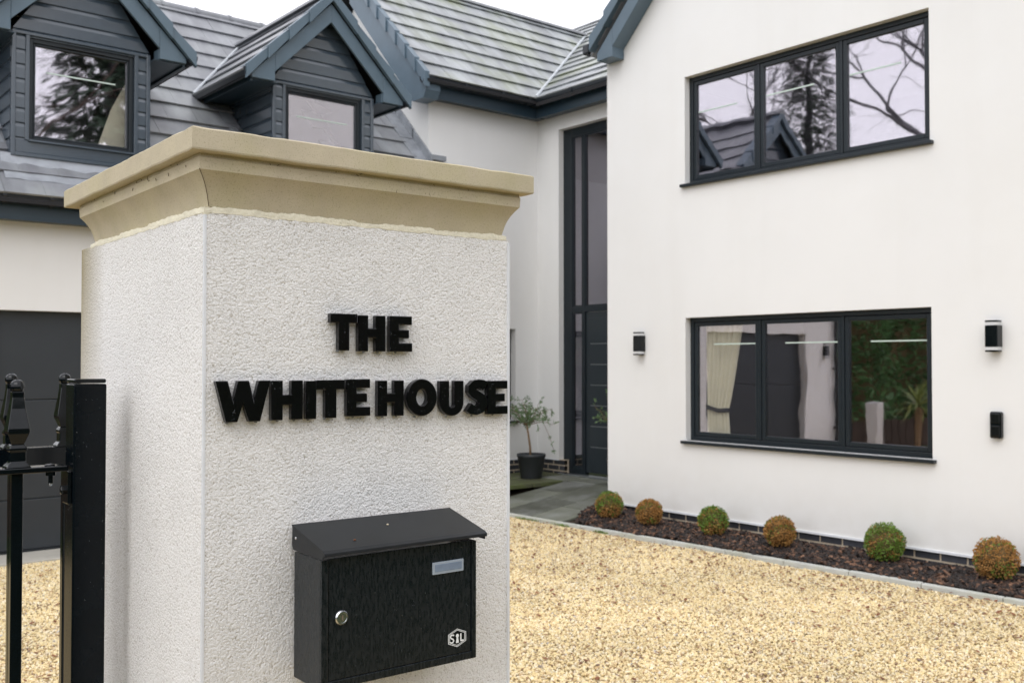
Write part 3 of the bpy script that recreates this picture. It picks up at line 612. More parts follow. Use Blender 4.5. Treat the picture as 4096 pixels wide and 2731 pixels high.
def dormer(cx, label):
    root = link('dormer', MB().box(cx - .58, cx + .58, DY + .012, DY + .03, 3.50, 3.70).mesh('dormer'), house); root.data.materials.append(M_clad); root['label'] = label
    wallm = MB(); x0, x1 = cx - .615, cx + .615; wx0, wx1, wz0, wz1 = cx - .465, cx + .468, 3.695, 4.63
    wall(wallm, PY(DY + .012), x0, x1, 3.50, 4.66, [(wx0, wx1, wz0, wz1)], 1, .06)
    wallm.add([(x0, DY + .012, 4.66), (x1, DY + .012, 4.66), (cx, DY + .012, 4.66 + .95)], [(0, 1, 2)])
    for x in (x0 + .006, x1 - .006): wallm.add([(x, DY + .012, 3.4), (x, 10.80, 4.66), (x, DY + .012, 4.66)], [(0, 1, 2)])
    build('dormer_wall', wallm, M_clad, root)
    # corner posts, beam and base boards
    for a, b in ((x0, x0 + .036), (x1 - .036, x1)):
        q = MB(); q.box(a, b, DY - .018, DY + .011, 3.545, 4.672); build('corner_trim', q, M_clad, root, bev=.004, seg=1)
    q = MB(); q.box(x0 + .036, x1 - .036, DY - .014, DY + .011, 4.645, 4.668); q.add([(x0 + .036, DY - .014, 4.668), (x1 - .036, DY - .014, 4.668), (x1 - .036, DY + .011, 4.69), (x0 + .036, DY + .011, 4.69)], [(0, 1, 2, 3)]); build('trim_strip', q, M_clad, root)
    q = MB(); q.box(x0 + .036, x1 - .036, DY - .022, DY + .011, 3.545, 3.58); q.box(x0 + .037, x1 - .037, DY - .004, DY + .011, 3.581, 3.694); build('base_board', q, M_clad, root, bev=.004, seg=1)
    for a, b in ((wx0 - .034, wx0), (wx1, wx1 + .034)):
        q = MB(); q.box(a, b, DY - .012, DY + .011, 3.696, 4.644); build('window_trim', q, M_clad, root, bev=.003, seg=1)
    OUT = lambda a, z, d: (a, DY + .011 - d, z)
    for a, b in ((x0 + .037, wx0 - .035), (wx1 + .035, x1 - .037)):
        shiplap(root, OUT, [(a, 3.60), (b, 3.60), (b, 4.644), (a, 4.644)], 3.585, 4.64, .132)
    shiplap(root, OUT, [(x0 + .01, 4.69), (x1 - .01, 4.69), (cx, 5.60)], 4.68, 5.55, .142)
    for s_ in (-1, 1):
        xw_ = cx + s_ * .615
        PC = (lambda a, z, d, xw_=xw_, s_=s_: (xw_ + s_ * (d - .008), a, z))
        shiplap(root, PC, [(DY + .012, 3.42), (10.86, 4.72), (DY + .012, 4.72)], 3.43, 4.70, .142)
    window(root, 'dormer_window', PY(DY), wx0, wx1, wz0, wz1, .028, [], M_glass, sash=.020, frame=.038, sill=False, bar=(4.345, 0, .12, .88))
    q = MB(); q.box(wx0 - .004, wx1 + .004, DY - .034, DY + .03, 3.683, 3.700); build('sill', q, M_clad, root, bev=.003, seg=1)
    q = MB(); q.box(cx - .19, cx + .21, DY + .016, DY + .0278, 4.594, 4.608); build('trickle_vent', q, M_gutter, root, bev=.003, seg=1)
    # roof: two slopes back to the main roof, tiles, caps, barge, heel boxes, soffit, fascia, gutter
    ZE, HW, RZ = 4.66, .985, 5.645
    yv = lambda z: z + RG_Y - RG_Z
    for s_ in (-1, 1):
        q = MB(); e = cx + s_ * HW
        q.prism([(e, BY, ZE - .015), (cx, BY, RZ - .015), (cx, yv(RZ), RZ - .015), (e, yv(ZE), ZE - .015)], (0, 0, -.03)); build('roof_slope', q, M_deck, root, fixn=True)
        # caps up the rake
        for k in range(4):
            v0 = k * .333 * SQ; L = .336 * SQ if k < 3 else .995 - v0
            a = cx + s_ * (HW + .01 - v0); z = ZE + v0
            c_ = MB(); cap_piece(c_, [(a, BY - .066, z - .080), (a - s_ * L, BY - .048, z + L - .060), (a - s_ * L, BY - .048, z + L + .046), (a, BY - .066, z + .066)], (0, .05, 0))
            c_.prism([(a, BY - .054, z + .05), (a - s_ * L, BY - .054, z + L + .036), (a - s_ * L, BY - .054, z + L + .046), (a, BY - .054, z + .060)], (0, .15, 0))
            build('verge_cap', c_, M_barge, root, fixn=True, bev=.003, seg=1)
        b_ = MB(); hi = .655; ho = .915
        b_.prism([(cx + s_ * hi, BY, 4.715), (cx, BY, 4.715 + hi), (cx, BY, 4.715 + hi + .20), (cx + s_ * hi, BY, 4.915)], (0, .03, 0)); build('barge_board', b_, M_barge, root, fixn=True, bev=.003, seg=1)
        b_ = MB(); b_.prism([(cx + s_ * (hi + .002), BY - .003, 4.615), (cx + s_ * ho, BY - .003, 4.615), (cx + s_ * ho, BY - .003, 4.66), (cx + s_ * (hi + .002), BY - .003, 4.915)], (0, .035, 0))
        b_.box(min(cx + s_ * hi, cx + s_ * (hi + .03)), max(cx + s_ * hi, cx + s_ * (hi + .03)), BY + .033, DY + .01, 4.615, 4.72)
        build('heel_box', b_, M_barge, root, fixn=True, bev=.003, seg=1)
        f_ = MB(); a, b = sorted((cx + s_ * ho, cx + s_ * (ho - .025)))
        f_.box(a, b, BY + .033, yv(4.66) + .02, 4.585, 4.655); c, d = sorted((cx + s_ * .616, cx + s_ * (ho - .026))); f_.box(c, d, BY + .033, yv(4.66) - .02, 4.605, 4.616); build('eave_soffit', f_, M_fascia, root)
        g_ = MB(); GPs = [(p[0] * .85, p[1] * .9) for p in GP]
        g_.extr(GPs, (cx + s_ * (ho + .002), BY - .03, 4.69), (cx + s_ * (ho + .002), yv(4.66) - .02, 4.69), (-s_, 0, 0), (0, 0, 1))
        g_.extr([(.002, .006), (-.01, -.06), (-.045, -.088), (-.085, -.07), (-.098, -.03), (-.1, .006)], (cx + s_ * (ho + .001), BY - .035, 4.69), (cx + s_ * (ho + .001), BY - .022, 4.69), (-s_, 0, 0), (0, 0, 1))
        build('gutter', g_, M_gutter, root, fixn=True)
        Ls = .985 / SQ; U = Vector((0, -s_ * -1, 0)); 
        if s_ < 0: Uv, pg = (0, -1, 0), [(-yv(ZE), 0), (-(BY - .005), 0), (-(BY - .005), Ls), (-yv(RZ), Ls)]
        else: Uv, pg = (0, 1, 0), [(BY - .005, 0), (yv(ZE), 0), (yv(RZ), Ls), (BY - .005, Ls)]
        tile_field(root, (cx + s_ * HW, 0, ZE - .012), Uv, (-s_ * SQ, 0, SQ), (s_ * SQ, 0, SQ), [pg], M_tile, 5, min(p[0] for p in pg), max(p[0] for p in pg), shift=.05, ga=.333)
        v_ = MB(); v_.tube([(cx + s_ * (HW + .01), yv(ZE) - .02, ZE + .045), (cx, yv(RZ) - .02, RZ + .045)], .016, 6); build('valley_strip', v_, M_valley, root)
        # stepped lead soakers beside the cheek
        for k in range(5):
            z0 = 3.62 + k * .225; y0 = yv(z0); a, b = sorted((cx + s_ * .63, cx + s_ * (.76 + .05 * random.random())))
            q = MB(); q.prism([(a, y0, z0 + .052), (b, y0, z0 + .052), (b - .04, y0 + .21, z0 + .21 + .048), (a, y0 + .21, z0 + .21 + .048)], (0, -.004, .004)); build('lead_soaker', q, M_lead, root, fixn=True)
    q = MB(); q.extr([(.10 * math.cos(t), .075 * math.sin(t)) for t in [math.pi * i / 8 for i in range(9)]], (cx, BY - .05, RZ + .005), (cx, yv(RZ), RZ + .005), (1, 0, 0), (0, 0, 1)); build('ridge_tile', q, M_tile, root, fixn=True)
    # lead apron under the window
    q = MB(); n = 14; 
    for i in range(n + 1):
        x = cx - .70 + 1.40 * i / n; w_ = .004 * math.sin(i * 2.1)
        q.v += [(x, DY - .005, 3.565), (x, DY - .015, 3.515 + w_), (x, 9.43, RG_Z + 9.43 - RG_Y + .048 + w_)]
    for i in range(n):
        for j in (0, 1): a = i * 3 + j; q.f.append((a, a + 1, a + 4, a + 3))
    o = build('lead_apron', q, M_lead, root, smooth=True)
    return root
d1 = dormer(DOR[0], 'dormer nearer the garage end, its window mirroring a conifer')
d2 = dormer(DOR[1], 'dormer over the stone pillar cap, its window mirroring pale sky')
q = MB(); q.add([(2.95, DY + .20, 3.72), (3.27, DY + .20, 3.72), (3.27, DY + .20, 4.50), (3.20, DY + .20, 4.3)], [(0, 1, 2, 3)]); q2 = MB(); q2.prism([(2.98, DY + .20, 3.72), (3.27, DY + .20, 3.72), (3.27, DY + .20, 4.45), (3.12, DY + .20, 4.15)], (0, .015, 0)); build('curtain', q2, M_curt, d1, fixn=True)

# ------------------------------------------------------------------ paving, edging, planting bed
def ramp_z(x): return .030 + max(0, min(1, (x - 7.14) / 1.45)) * .19
pav = MB(); pav.prism([(7.10, 7.86, .008), (8.59, 7.86, .19), (9.03, 7.86, .19), (9.03, 7.86, -.15), (7.10, 7.86, -.15)], (0, 2.53, 0)); pav.box(6.3, 7.10, 9.42, 10.4, -.15, .17)
pavo = tag(build('patio', pav, M_soil), kind='structure')
def slab(x0, x1, y0, y1, z=None, m=M_slab, th=.03):
    mb = MB(); j = random.uniform(-.002, .002); c = [(x0, y0), (x1, y0), (x1, y1), (x0, y1)]
    zz = [(ramp_z(x) if z is None else z) + j for x, y in c]
    mb.add([(x, y, k - th) for (x, y), k in zip(c, zz)] + [(x, y, k) for (x, y), k in zip(c, zz)], [(0, 3, 2, 1), (4, 5, 6, 7), (0, 1, 5, 4), (1, 2, 6, 5), (2, 3, 7, 6), (3, 0, 4, 7)])
    build('paving_slab', mb, m, pavo, bev=.005, seg=1)
ys = [7.85, 8.35, 8.85, 9.34]; J = .016
for i in range(3):
    xs = [7.15, 7.62 + .22 * (i % 2), 8.10 + .25 * (i % 2), 8.59, 9.02] if i % 2 == 0 else [7.15, 7.84, 8.59, 9.02]
    for k in range(len(xs) - 1): slab(xs[k] + J / 2, xs[k + 1] - J / 2, ys[i] + J / 2, ys[i + 1] - J / 2)
for k, (a, b) in enumerate(((6.35, 6.95), (6.95, 7.55), (7.55, 8.05), (8.05, 8.55))): slab(a + J / 2, b - J / 2, 9.35, 9.86, .222, M_mslab, .05); slab(a + J / 2, b - J / 2, 9.87, 10.39, .224, M_mslab, .05)
slab(8.555, 9.02, 9.35, 9.86, .222); slab(8.555, 9.02, 9.87, 10.39, .224, M_mslab)
# concrete edging, one stone after another
kx = lambda y: 7.085 + (8.65 - y) * .036
kb = tag(build('bed_edging', MB().box(7.1, 7.12, 8.6, 8.61, -.1, -.05), M_kerb), kind='structure')
y = 9.30
while y > 1.2:
    y2 = y - .60; a, b = kx(y - .003), kx(y2 + .003); mb = MB(); j = random.uniform(-.004, .004); t0, t1 = random.uniform(-.003, .003), random.uniform(-.003, .003)
    mb.add([(a - .035, y - .003, -.12), (a + .018, y - .003, -.12), (b + .018, y2 + .003, -.12), (b - .035, y2 + .003, -.12), (a - .035, y - .003, .036 + t0), (a + .018, y - .003, .038 + t0), (b + .018, y2 + .003, .038 + t1), (b - .035, y2 + .003, .036 + t1)],
           [(0, 1, 2, 3), (4, 7, 6, 5), (0, 4, 5, 1), (1, 5, 6, 2), (2, 6, 7, 3), (3, 7, 4, 0)])
    build('edging_stone', mb, M_kerb, kb, bev=.008, fixn=True); y = y2
bed = MB(); bed.prism([(7.10, 7.98, .015), (7.35, 1.0, .015), (8.0, 1.0, .03), (8.0, 7.98, .03)], (0, 0, -.14)); bedo = tag(build('planting_bed', bed, M_soil, fixn=True), kind='structure')

# clipped box balls
def leaf_cards(mb, cen, fn, n, size, asp=.55, flat=.6):
    """n small leaf quads; fn(i) -> (point, outward)"""
    for i in range(n):
        p, o_ = fn(i); d = (o_ + Vector((random.gauss(0, flat), random.gauss(0, flat), random.gauss(0, flat)))).normalized()
        s_ = size * random.uniform(.7, 1.3); t = d.cross(Vector((random.gauss(0, 1), random.gauss(0, 1), random.gauss(0, 1)))).normalized()
        a = t * s_ * asp * .5; b = (d * .75 + t.cross(d) * .5).normalized() * s_
        mb.add([p - a * .2, p + b * .5 - a, p + b, p + b * .5 + a], [(0, 1, 2, 3)])
def box_ball(x, y, r, dry, label, seed):
    random.seed(seed)
    z = .06 + r * .88
    t = thing('box_ball', label, 'shrub', (x, y, .04), group='clipped box balls along the bed')
    k = MB(); k.ball((x, y, z), r * .80, 14, 10); build('twigs', k, M_twig, t, smooth=True)
    gm, dm = MB(), MB()
    ph = random.uniform(0, 6)
    for i in range(3600):
        u = random.uniform(-.85, 1); a = random.uniform(0, 2 * math.pi); q = math.sqrt(1 - u * u)
        o_ = Vector((q * math.cos(a), q * math.sin(a), u))
        lump = 1 + .05 * math.sin(5 * a + ph) * math.sin(4 * u + ph)
        p = Vector((x, y, z)) + o_ * r * random.uniform(.78, .96) * lump
        patch = .5 + .5 * math.sin(3.1 * o_.x + 2.3 * o_.y * 2 + 4 * o_.z + ph)
        pr = dry + (patch - .5) * .7 - (.35 * u if dry < .6 else 0)
        tgt = dm if random.random() < pr else gm
        leaf_cards(tgt, None, lambda _: (p, o_), 1, .0165, .7, .7)
    if gm.f: build('green_foliage', gm, M_boxg, t)
    if dm.f: build('dry_foliage', dm, M_boxb, t)
for a in ((7.59, 7.58, .150, .50, 'green-topped clipped box ball with a brown face, at the house corner by the paving', 1),
          (7.58, 7.00, .140, 1.02, 'dry rust brown box ball next to the half green one at the paving corner', 2),
          (7.60, 6.19, .148, .26, 'mostly green box ball below the left edge of the lower window', 3),
          (7.61, 5.44, .143, .95, 'brown box ball below the middle pane of the lower window', 4),
          (7.715, 4.48, .168, .18, 'greenest box ball, below the right pane of the lower window', 5),
          (7.735, 3.57, .168, .97, 'golden brown box ball below the doorbell unit, largest of the brown ones', 6)): box_ball(*a)
random.seed(21)

# potted olives beside the front door
def olive(px, py, h, seed, pot_label, tree_label):
    random.seed(seed); zb = .224
    pt = tag(build('plant_pot', MB().lathe([(.130, 0), (.136, .01), (.178, .27), (.186, .275), (.186, .312), (.166, .312), (.160, .25), (.02, .25)], 28), M_pot, None, smooth=True, bev=0), pot_label, 'plant pot', 'pots beside the front door')
    pt.location = (px, py, zb)
    tr = thing('olive_tree', tree_label, 'tree', (px, py, zb + .25), group='potted olives beside the front door')
    b0 = Vector((px - .012, py, zb + .25)); fk = b0 + Vector((-.045, .02, h))
    tm = MB(); tm.tube([b0, b0 + Vector((-.008, .0, h * .35)), b0 + Vector((-.03, .01, h * .75)), fk], [.017, .014, .013, .012], 8)
    lv = MB(); tips = []
    dirs = [(-.75, .35, .55), (-.45, -.3, .8), (-.1, .3, 1.0), (.25, -.2, 1.0), (.55, -.45, .75), (.8, -.55, .42), (.75, -.5, .62), (-.65, .6, .35), (.1, .5, .7), (-.3, .0, 1.0), (.45, .2, .6)]
    for d in dirs:
        d = (RGT * d[0] + FWD * d[1]).normalized() * math.hypot(d[0], d[1]) + Vector((0, 0, d[2]))
        L = random.uniform(.30, .46); p = fk.copy(); pts = [p.copy()]; dd = d.normalized()
        for s_ in range(5):
            dd = (dd + Vector((random.gauss(0, .16), random.gauss(0, .16), random.gauss(0, .1) + (.04 if s_ < 3 else -.18)))).normalized(); p = p + dd * L / 5; pts.append(p.copy())
        tm.tube(pts, [.006, .005, .004, .003, .0025, .0015], 5)
        for i in range(1, 6):
            for _ in range(2):
                q = pts[i]; sd_ = Vector((random.gauss(0, 1), random.gauss(0, 1), random.gauss(.2, .8))).normalized(); sl = random.uniform(.05, .12); pe = q + sd_ * sl
                tm.tube([q, pe], [.002, .001], 4)
                leaf_cards(lv, None, lambda k: (q.lerp(pe, random.uniform(.15, 1)), (sd_ + Vector((0, 0, .1))).normalized()), 12, .046, .26, .5)
    # one long drooping shoot on the right
    p = fk + RGT * .17 + Vector((0, 0, .10)); pts = [p.copy()]
    for s_ in range(6): p = p + RGT * .030 + Vector((0, 0, -.045 - .01 * s_)); pts.append(p.copy())
    tm.tube([fk] + pts, [.004] + [.0025] * 7, 5)
    leaf_cards(lv, None, lambda k: (pts[random.choice((4, 5, 6, 6, 6))], (Vector((random.gauss(0, 1), random.gauss(0, 1), random.gauss(-.3, .7)))).normalized()), 26, .042, .28, .5)
    build('trunk', tm, M_wood, tr, smooth=True); build('crown', lv, M_olive, tr)
    soil = MB(); soil.lathe([(.158, -.005), (.14, .012), (.05, .02)], 16, (px, py, zb + .255)); build('soil', soil, M_soil, tr, smooth=True)
olive(8.40, 9.80, .42, 5, 'tapered charcoal plant pot standing left of the front door', 'potted olive tree with an open grey green crown left of the front door')
olive(9.00 - .22, 8.56, .44, 9, 'charcoal plant pot behind the wing corner, right of the front door', 'olive tree right of the front door, only a sprig showing past the wing corner')

# wall lights and doorbell unit on the wing
def wall_light(P, label, loc, rz):
    t = thing('wall_light', label, 'wall light', loc, rz, 'up and down wall lights', local=True)      # local frame: +x out of the wall, z up
    q = MB(); q.box(0, .018, -.045, .045, -.085, .085); build('back_plate', q, M_blk, t, bev=.003, seg=1)
    q = MB(); q.box(.02, .095, -.05, .05, -.085, .085); q.box(.0, .021, -.02, .02, -.03, .03); build('body', q, M_blk, t, bev=.004)
    for s_ in (-1, 1):
        q = MB(); a, b = sorted((s_ * .0855, s_ * .110)); q.box(.023, .092, -.047, .047, a, b); build('diffuser', q, M_diff, t)
        q = MB(); a, b = sorted((s_ * .1103, s_ * .124)); q.box(.02, .095, -.05, .05, a, b); build('end_cap', q, M_blk, t, bev=.003, seg=1)
wall_light(None, 'small black wall light left of the lower window, towards the front door', (XW, 7.45, 1.91), R(180))
wall_light(None, 'black wall light right of the lower window, above the doorbell unit', (XW, 3.655, 1.912), R(180))
wall_light(None, 'black wall light on the garage wall, seen mirrored in the lower window', (1.45, YG, 1.91), R(-90))
t = thing('doorbell_unit', 'black rounded doorbell unit on the white wall below the right wall light', 'doorbell', (XW, 3.65, 1.215), R(180), local=True)
q = MB(); q.box(0, .055, -.045, .045, -.105, .105); build('housing', q, M_blk, t, bev=.014, seg=3)
q = MB(); q.box(.050, .058, -.034, .034, .015, .090); build('lens_panel', q, M_lens, t, bev=.006)
q = MB(); q.box(.050, .058, -.034, .034, -.090, -.005); build('button_panel', q, M_lens, t, bev=.006)

# ------------------------------------------------------------------ gate pillar with its stone cap (own frame: x along the front face, y into the drive)
PO = Vector((.637, 1.548, 0)); PR = R(-1.4)
pil = thing('gate_pillar', 'square white roughcast gate pillar with a moulded sandstone cap', 'pillar', PO, PR, local=True)
PWX, PDY = .617, .707
def sub_box(x0, x1, y0, y1, z0, z1, n):
    mb = MB(); mb.box(x0, x1, y0, y1, z0, z1); return mb
build('shaft', sub_box(0, PWX, 0, PDY, -.05, 1.944, 1), M_rough, pil)
bd = MB(); bd.box(-.0012, .0030, -.0012, .0018, -.04, 1.938); bd.box(-.0011, .0012, .0018, .0030, -.04, 1.937); build('corner_bead', bd, M_bead, pil)
bd = MB(); bd.box(PWX - .0035, PWX + .0022, -.0022, .004, -.04, 1.938); build('corner_bead', bd, M_bead, pil)
# moulded cap: rings of a profile round the rectangle
def ring_mb(prof, x0, x1, y0, y1, cap=True):
    """prof: (overhang, z); rings round the base rectangle, closed top and bottom"""
    mb = MB(); fs = []
    for o, z in prof: mb.v += [(x0 - o, y0 - o, z), (x1 + o, y0 - o, z), (x1 + o, y1 + o, z), (x0 - o, y1 + o, z)]
    for i in range(len(prof) - 1):
        for j in range(4): mb.f.append((i * 4 + j, i * 4 + (j + 1) % 4, i * 4 + 4 + (j + 1) % 4, i * 4 + 4 + j))
    if cap: mb.f += [(3, 2, 1, 0), tuple(len(prof) * 4 - 4 + j for j in range(4))]
    return mb
cove = [(-.002, 1.946), (-.001, 1.956)] + [(.024 - .025 * math.cos(t * math.pi / 2), 1.956 + .050 * math.sin(t * math.pi / 2) * (1 - .0)) for t in (.12, .25, .4, .55, .7, .85, 1.0)]
cove = [(-.003, 1.946), (-.002, 1.952), (.000, 1.960), (.0025, 1.970), (.006, 1.980), (.0105, 1.989), (.0165, 1.998), (.0225, 2.0055), (.0235, 2.0065), (.0245, 2.0255), (.0225, 2.0275), (.0225, 2.036)]
co = build('cap_moulding', ring_mb(cove, .006, .604, .0, .635), M_stone, pil, smooth=True); co.data.set_sharp_from_angle(angle=R(28))
sl = MB()
prof = [(.0, 2.0335), (.0, 2.0695)]
slb = ring_mb([(-.004, 2.0325), (-.001, 2.0335), (.0, 2.036), (.0, 2.067), (-.0025, 2.0695), (-.15, 2.079)], -.036, .650, -.040, .712)
me = slb.mesh('cap_slab'); bmx = bmesh.new(); bmx.from_mesh(me); bmesh.ops.recalc_face_normals(bmx, faces=bmx.faces)
bmesh.ops.subdivide_edges(bmx, edges=[e for e in bmx.edges if e.calc_length() > .1], cuts=40, use_grid_fill=True)
from mathutils import noise as mnoise
for v in bmx.verts:      # worn arrises: small chips and waviness along the edges
    nz = mnoise.noise(v.co * 22) * .0011 + mnoise.noise(v.co * 70) * .0007
    ch = max(0, mnoise.noise(v.co * 13 + Vector((5, 2, 9))) - .45) * .006 if v.co.z > 2.06 else 0
    v.co.z += nz - ch
bmx.to_mesh(me); bmx.free(); me.materials.append(M_stone); so_ = link('cap_slab', me, pil)
# bedding mortar squeezed out under the cap, irregular
random.seed(4)
mo = MB(); N = 70
def mortar_run(P, L, n):
    k = len(mo.v); nz = lambda u, f, c: mnoise.noise(Vector((u * f, c, L)))
    for i in range(n + 1):
        u = L * i / n; o = .0006 + .0005 * nz(u, 60, 1) + .0005 * nz(u, 210, 2)
        hi = 1.9520 + .0045 * nz(u, 14, 3) + .0022 * nz(u, 75, 4) + .0012 * nz(u, 260, 5); lo = 1.9415 + .002 * nz(u, 26, 8) + .0014 * nz(u, 170, 9)
        for d, z in ((-.012, lo - .0005), (o, lo), (o + .0004 * nz(u, 330, 6), lo * .5 + hi * .5), (o - .0004, hi - .001), (-.012, hi)): mo.v.append(P(u, d, z))
    for i in range(n):
        for j in range(4): a = k + i * 5 + j; mo.f.append((a, a + 1, a + 6, a + 5))
mortar_run(lambda u, d, z: (u - .001, -d, z), .613, 240); mortar_run(lambda u, d, z: (-d, u - .001, z), .641, 240); mo.box(-.0006, .008, -.0006, .008, 1.939, 1.951)
build('bedding_mortar', mo, M_mortar, pil)
jt = MB(); pp = [(.006 - o - .0008, -o - .0008, z) for o, z in cove[1:9]]; jt.tube(pp, .0007, 5); build('mitre_joint', jt, M_joint, pil)
random.seed(12)
bits = MB()
for i in range(34):      # specks of leaf and dirt caught under the slab
    if random.random() < .6: x, y = random.uniform(0, .62), -.0225 - .001; u = Vector((1, 0, 0))
    else: x, y = -.0195, random.uniform(0, .64); u = Vector((0, 1, 0))
    z = random.choice((2.030, 2.029, 2.012, 2.02)); s_ = random.uniform(.001, .003); c_ = Vector((x, y, z))
    d = (u * random.uniform(-1, 1) + Vector((0, 0, random.uniform(-1, .4)))).normalized(); bits.tube([c_, c_ + d * s_, c_ + d * s_ * 2.2 + Vector((0, 0, -.0008))], .0006, 4)
tag(build('dirt_specks', bits, M_joint, pil), kind='stuff')

# ------------------------------------------------------------------ house name in fixed letters
sign = thing('house_name_letters', 'black raised letters reading THE WHITE HOUSE on the pillar front', 'sign', PO + Matrix.Rotation(PR, 3, 'Z') @ Vector((0, 0, 1.6)), PR, local=True)
HL = .0655; WL[sign.name] = Vector((0, 0, 1.6))
def outl(ch):
    """outline of one bold capital in a unit-height box, width in heights"""
    if ch == 'T': return .80, [(.24, 0), (.56, 0), (.56, .745), (.80, .745), (.80, 1), (0, 1), (0, .745), (.24, .745)]
    if ch == 'H': return .84, [(0, 0), (.30, 0), (.30, .375), (.53, .375), (.53, 0), (.84, 0), (.84, 1), (.53, 1), (.53, .64), (.30, .64), (.30, 1), (0, 1)]
    if ch == 'E': return .70, [(0, 0), (.70, 0), (.70, .245), (.29, .245), (.29, .375), (.60, .375), (.60, .615), (.29, .615), (.29, .755), (.69, .755), (.69, 1), (0, 1)]
    if ch == 'I': return .30, [(0, 0), (.30, 0), (.30, 1), (0, 1)]
    if ch == 'W': return 1.42, [(.27, 0), (.56, 0), (.71, .46), (.86, 0), (1.15, 0), (1.42, 1), (1.11, 1), (.985, .50), (.86, 1), (.57, 1), (.455, .50), (.31, 1), (0, 1)]
    if ch == 'U':
        arc = lambda r, k0, k1, n: [(.35 + r[0] * math.cos(k0 + (k1 - k0) * i / n), r[1] * (1 + math.sin(k0 + (k1 - k0) * i / n))) for i in range(n + 1)]
        out = [(.35 + .35 * math.cos(t), .36 + .38 * math.sin(t)) for t in [math.pi + math.pi * i / 14 for i in range(15)]]
        inn = [(.35 + .08 * math.cos(t), .33 + .10 * math.sin(t)) for t in [2 * math.pi - math.pi * i / 8 for i in range(9)]]
        return .70, [(0, 1)] + out + [(.70, 1), (.43, 1)] + inn + [(.27, 1)]
    if ch == 'S':
        # centre line of an S with a thick pen
        cl = [(.575, .80), (.50, .855), (.38, .878), (.25, .855), (.165, .775), (.165, .68), (.235, .60), (.35, .535), (.46, .465), (.515, .375), (.505, .26), (.42, .165), (.30, .125), (.17, .15), (.065, .225)]
        L_, R_ = [], []
        for i, p in enumerate(cl):
            a = Vector(cl[max(i - 1, 0)]); b = Vector(cl[min(i + 1, len(cl) - 1)]); d = (b - a).normalized(); n_ = Vector((-d.y, d.x)); h = .128 if 1 < i < 13 else .135
            L_.append((p[0] + n_.x * h, p[1] + n_.y * h)); R_.append((p[0] - n_.x * h, p[1] - n_.y * h))
        return .64, L_ + R_[::-1]
def letter(ch, x0, x1, z0, z1):
    TH = .012; y0 = -.0155
    mb = MB()
    if ch == 'O':
        n = 40; cx_, cz = (x0 + x1) / 2, (z0 + z1) / 2; ro = ((x1 - x0) / 2, (z1 - z0) / 2); ri = (ro[0] * .36, ro[1] * .45)
        for y in (y0, y0 + TH):
            for rr in (ro, ri): mb.v += [(cx_ + rr[0] * math.cos(2 * math.pi * i / n), y, cz + rr[1] * math.sin(2 * math.pi * i / n)) for i in range(n)]
        for i in range(n):
            j = (i + 1) % n
            mb.f += [(i, j, n + j, n + i), (2 * n + j, 2 * n + i, 3 * n + i, 3 * n + j), (j, i, 2 * n + i, 2 * n + j), (n + i, n + j, 3 * n + j, 3 * n + i)]
    else:
        wd, pts = outl(ch); zs = [p[1] for p in pts]
        sx = (x1 - x0) / wd
        mn, mx_ = min(zs), max(zs); mnx = min(p[0] for p in pts); mxx = max(p[0] for p in pts)
        mb.prism([(x0 + (p[0] - mnx) / (mxx - mnx) * (x1 - x0), y0, z0 + (p[1] - mn) / (mx_ - mn) * (z1 - z0)) for p in pts], (0, TH, 0))
    o = build('letter', mb, M_let, sign, fixn=True, bev=.0012, seg=2); return o
LET = [('T', .2175, .2705, 1.7215, 1.7860), ('H', .2725, .3275, 1.7205, 1.7845), ('E', .3365, .3838, 1.7205, 1.7850),
       ('W', .0140, .1078, 1.6045, 1.6715), ('H', .1095, .1665, 1.6050, 1.6710), ('I', .1725, .1915, 1.6050, 1.6700), ('T', .1925, .2458, 1.6055, 1.6710), ('E', .2500, .2968, 1.6070, 1.6720),
       ('H', .3120, .3660, 1.6050, 1.6690), ('O', .3720, .4380, 1.6030, 1.6710), ('U', .4450, .4985, 1.6010, 1.6670), ('S', .5050, .5560, 1.6010, 1.6690), ('E', .5555, .6045, 1.6010, 1.6660)]
for L_ in LET: letter(*L_)
random.seed(33)
def drops(parent, spots, name='water_drops'):
    mb = MB()
    for c_, r_, sc in spots: mb.ball(c_, r_, 6, 4, sc)
    o = build(name, mb, M_water, parent, smooth=True); tag(o, kind='stuff'); return o
sp = []
for ch, x0, x1, z0, z1 in LET:
    for i in range(9):
        # keep the beads on the strokes (stems and bars)
        u, v = random.random(), random.random()
        if ch in 'HEI': u = u * .28
        elif ch == 'T': u, v = (u, .78 + v * .2) if random.random() < .4 else (.33 + u * .3, v * .8)
        elif ch == 'O': a = random.uniform(0, 6.28); u, v = .5 + .34 * math.cos(a), .5 + .36 * math.sin(a)
        elif ch == 'U': u = u * .3 if random.random() < .5 else .68 + u * .3; v = .3 + v * .65
        elif ch == 'S': u, v = .3 + u * .35, .06 + v * .12
        elif ch == 'W': u, v = .28 + u * .08, v * .3
        r_ = random.uniform(.0003, .0007); sp.append(((x0 + u * (x1 - x0), -.0157, z0 + v * (z1 - z0)), r_, (1, .45, 1.15)))
    for k in ((.3,) if ch not in 'HWM' else (.22, .75)): sp.append(((x0 + k * (x1 - x0), -.010, z0 - .0008), .0022, (1.4, 1, .8)))
drops(sign, sp)

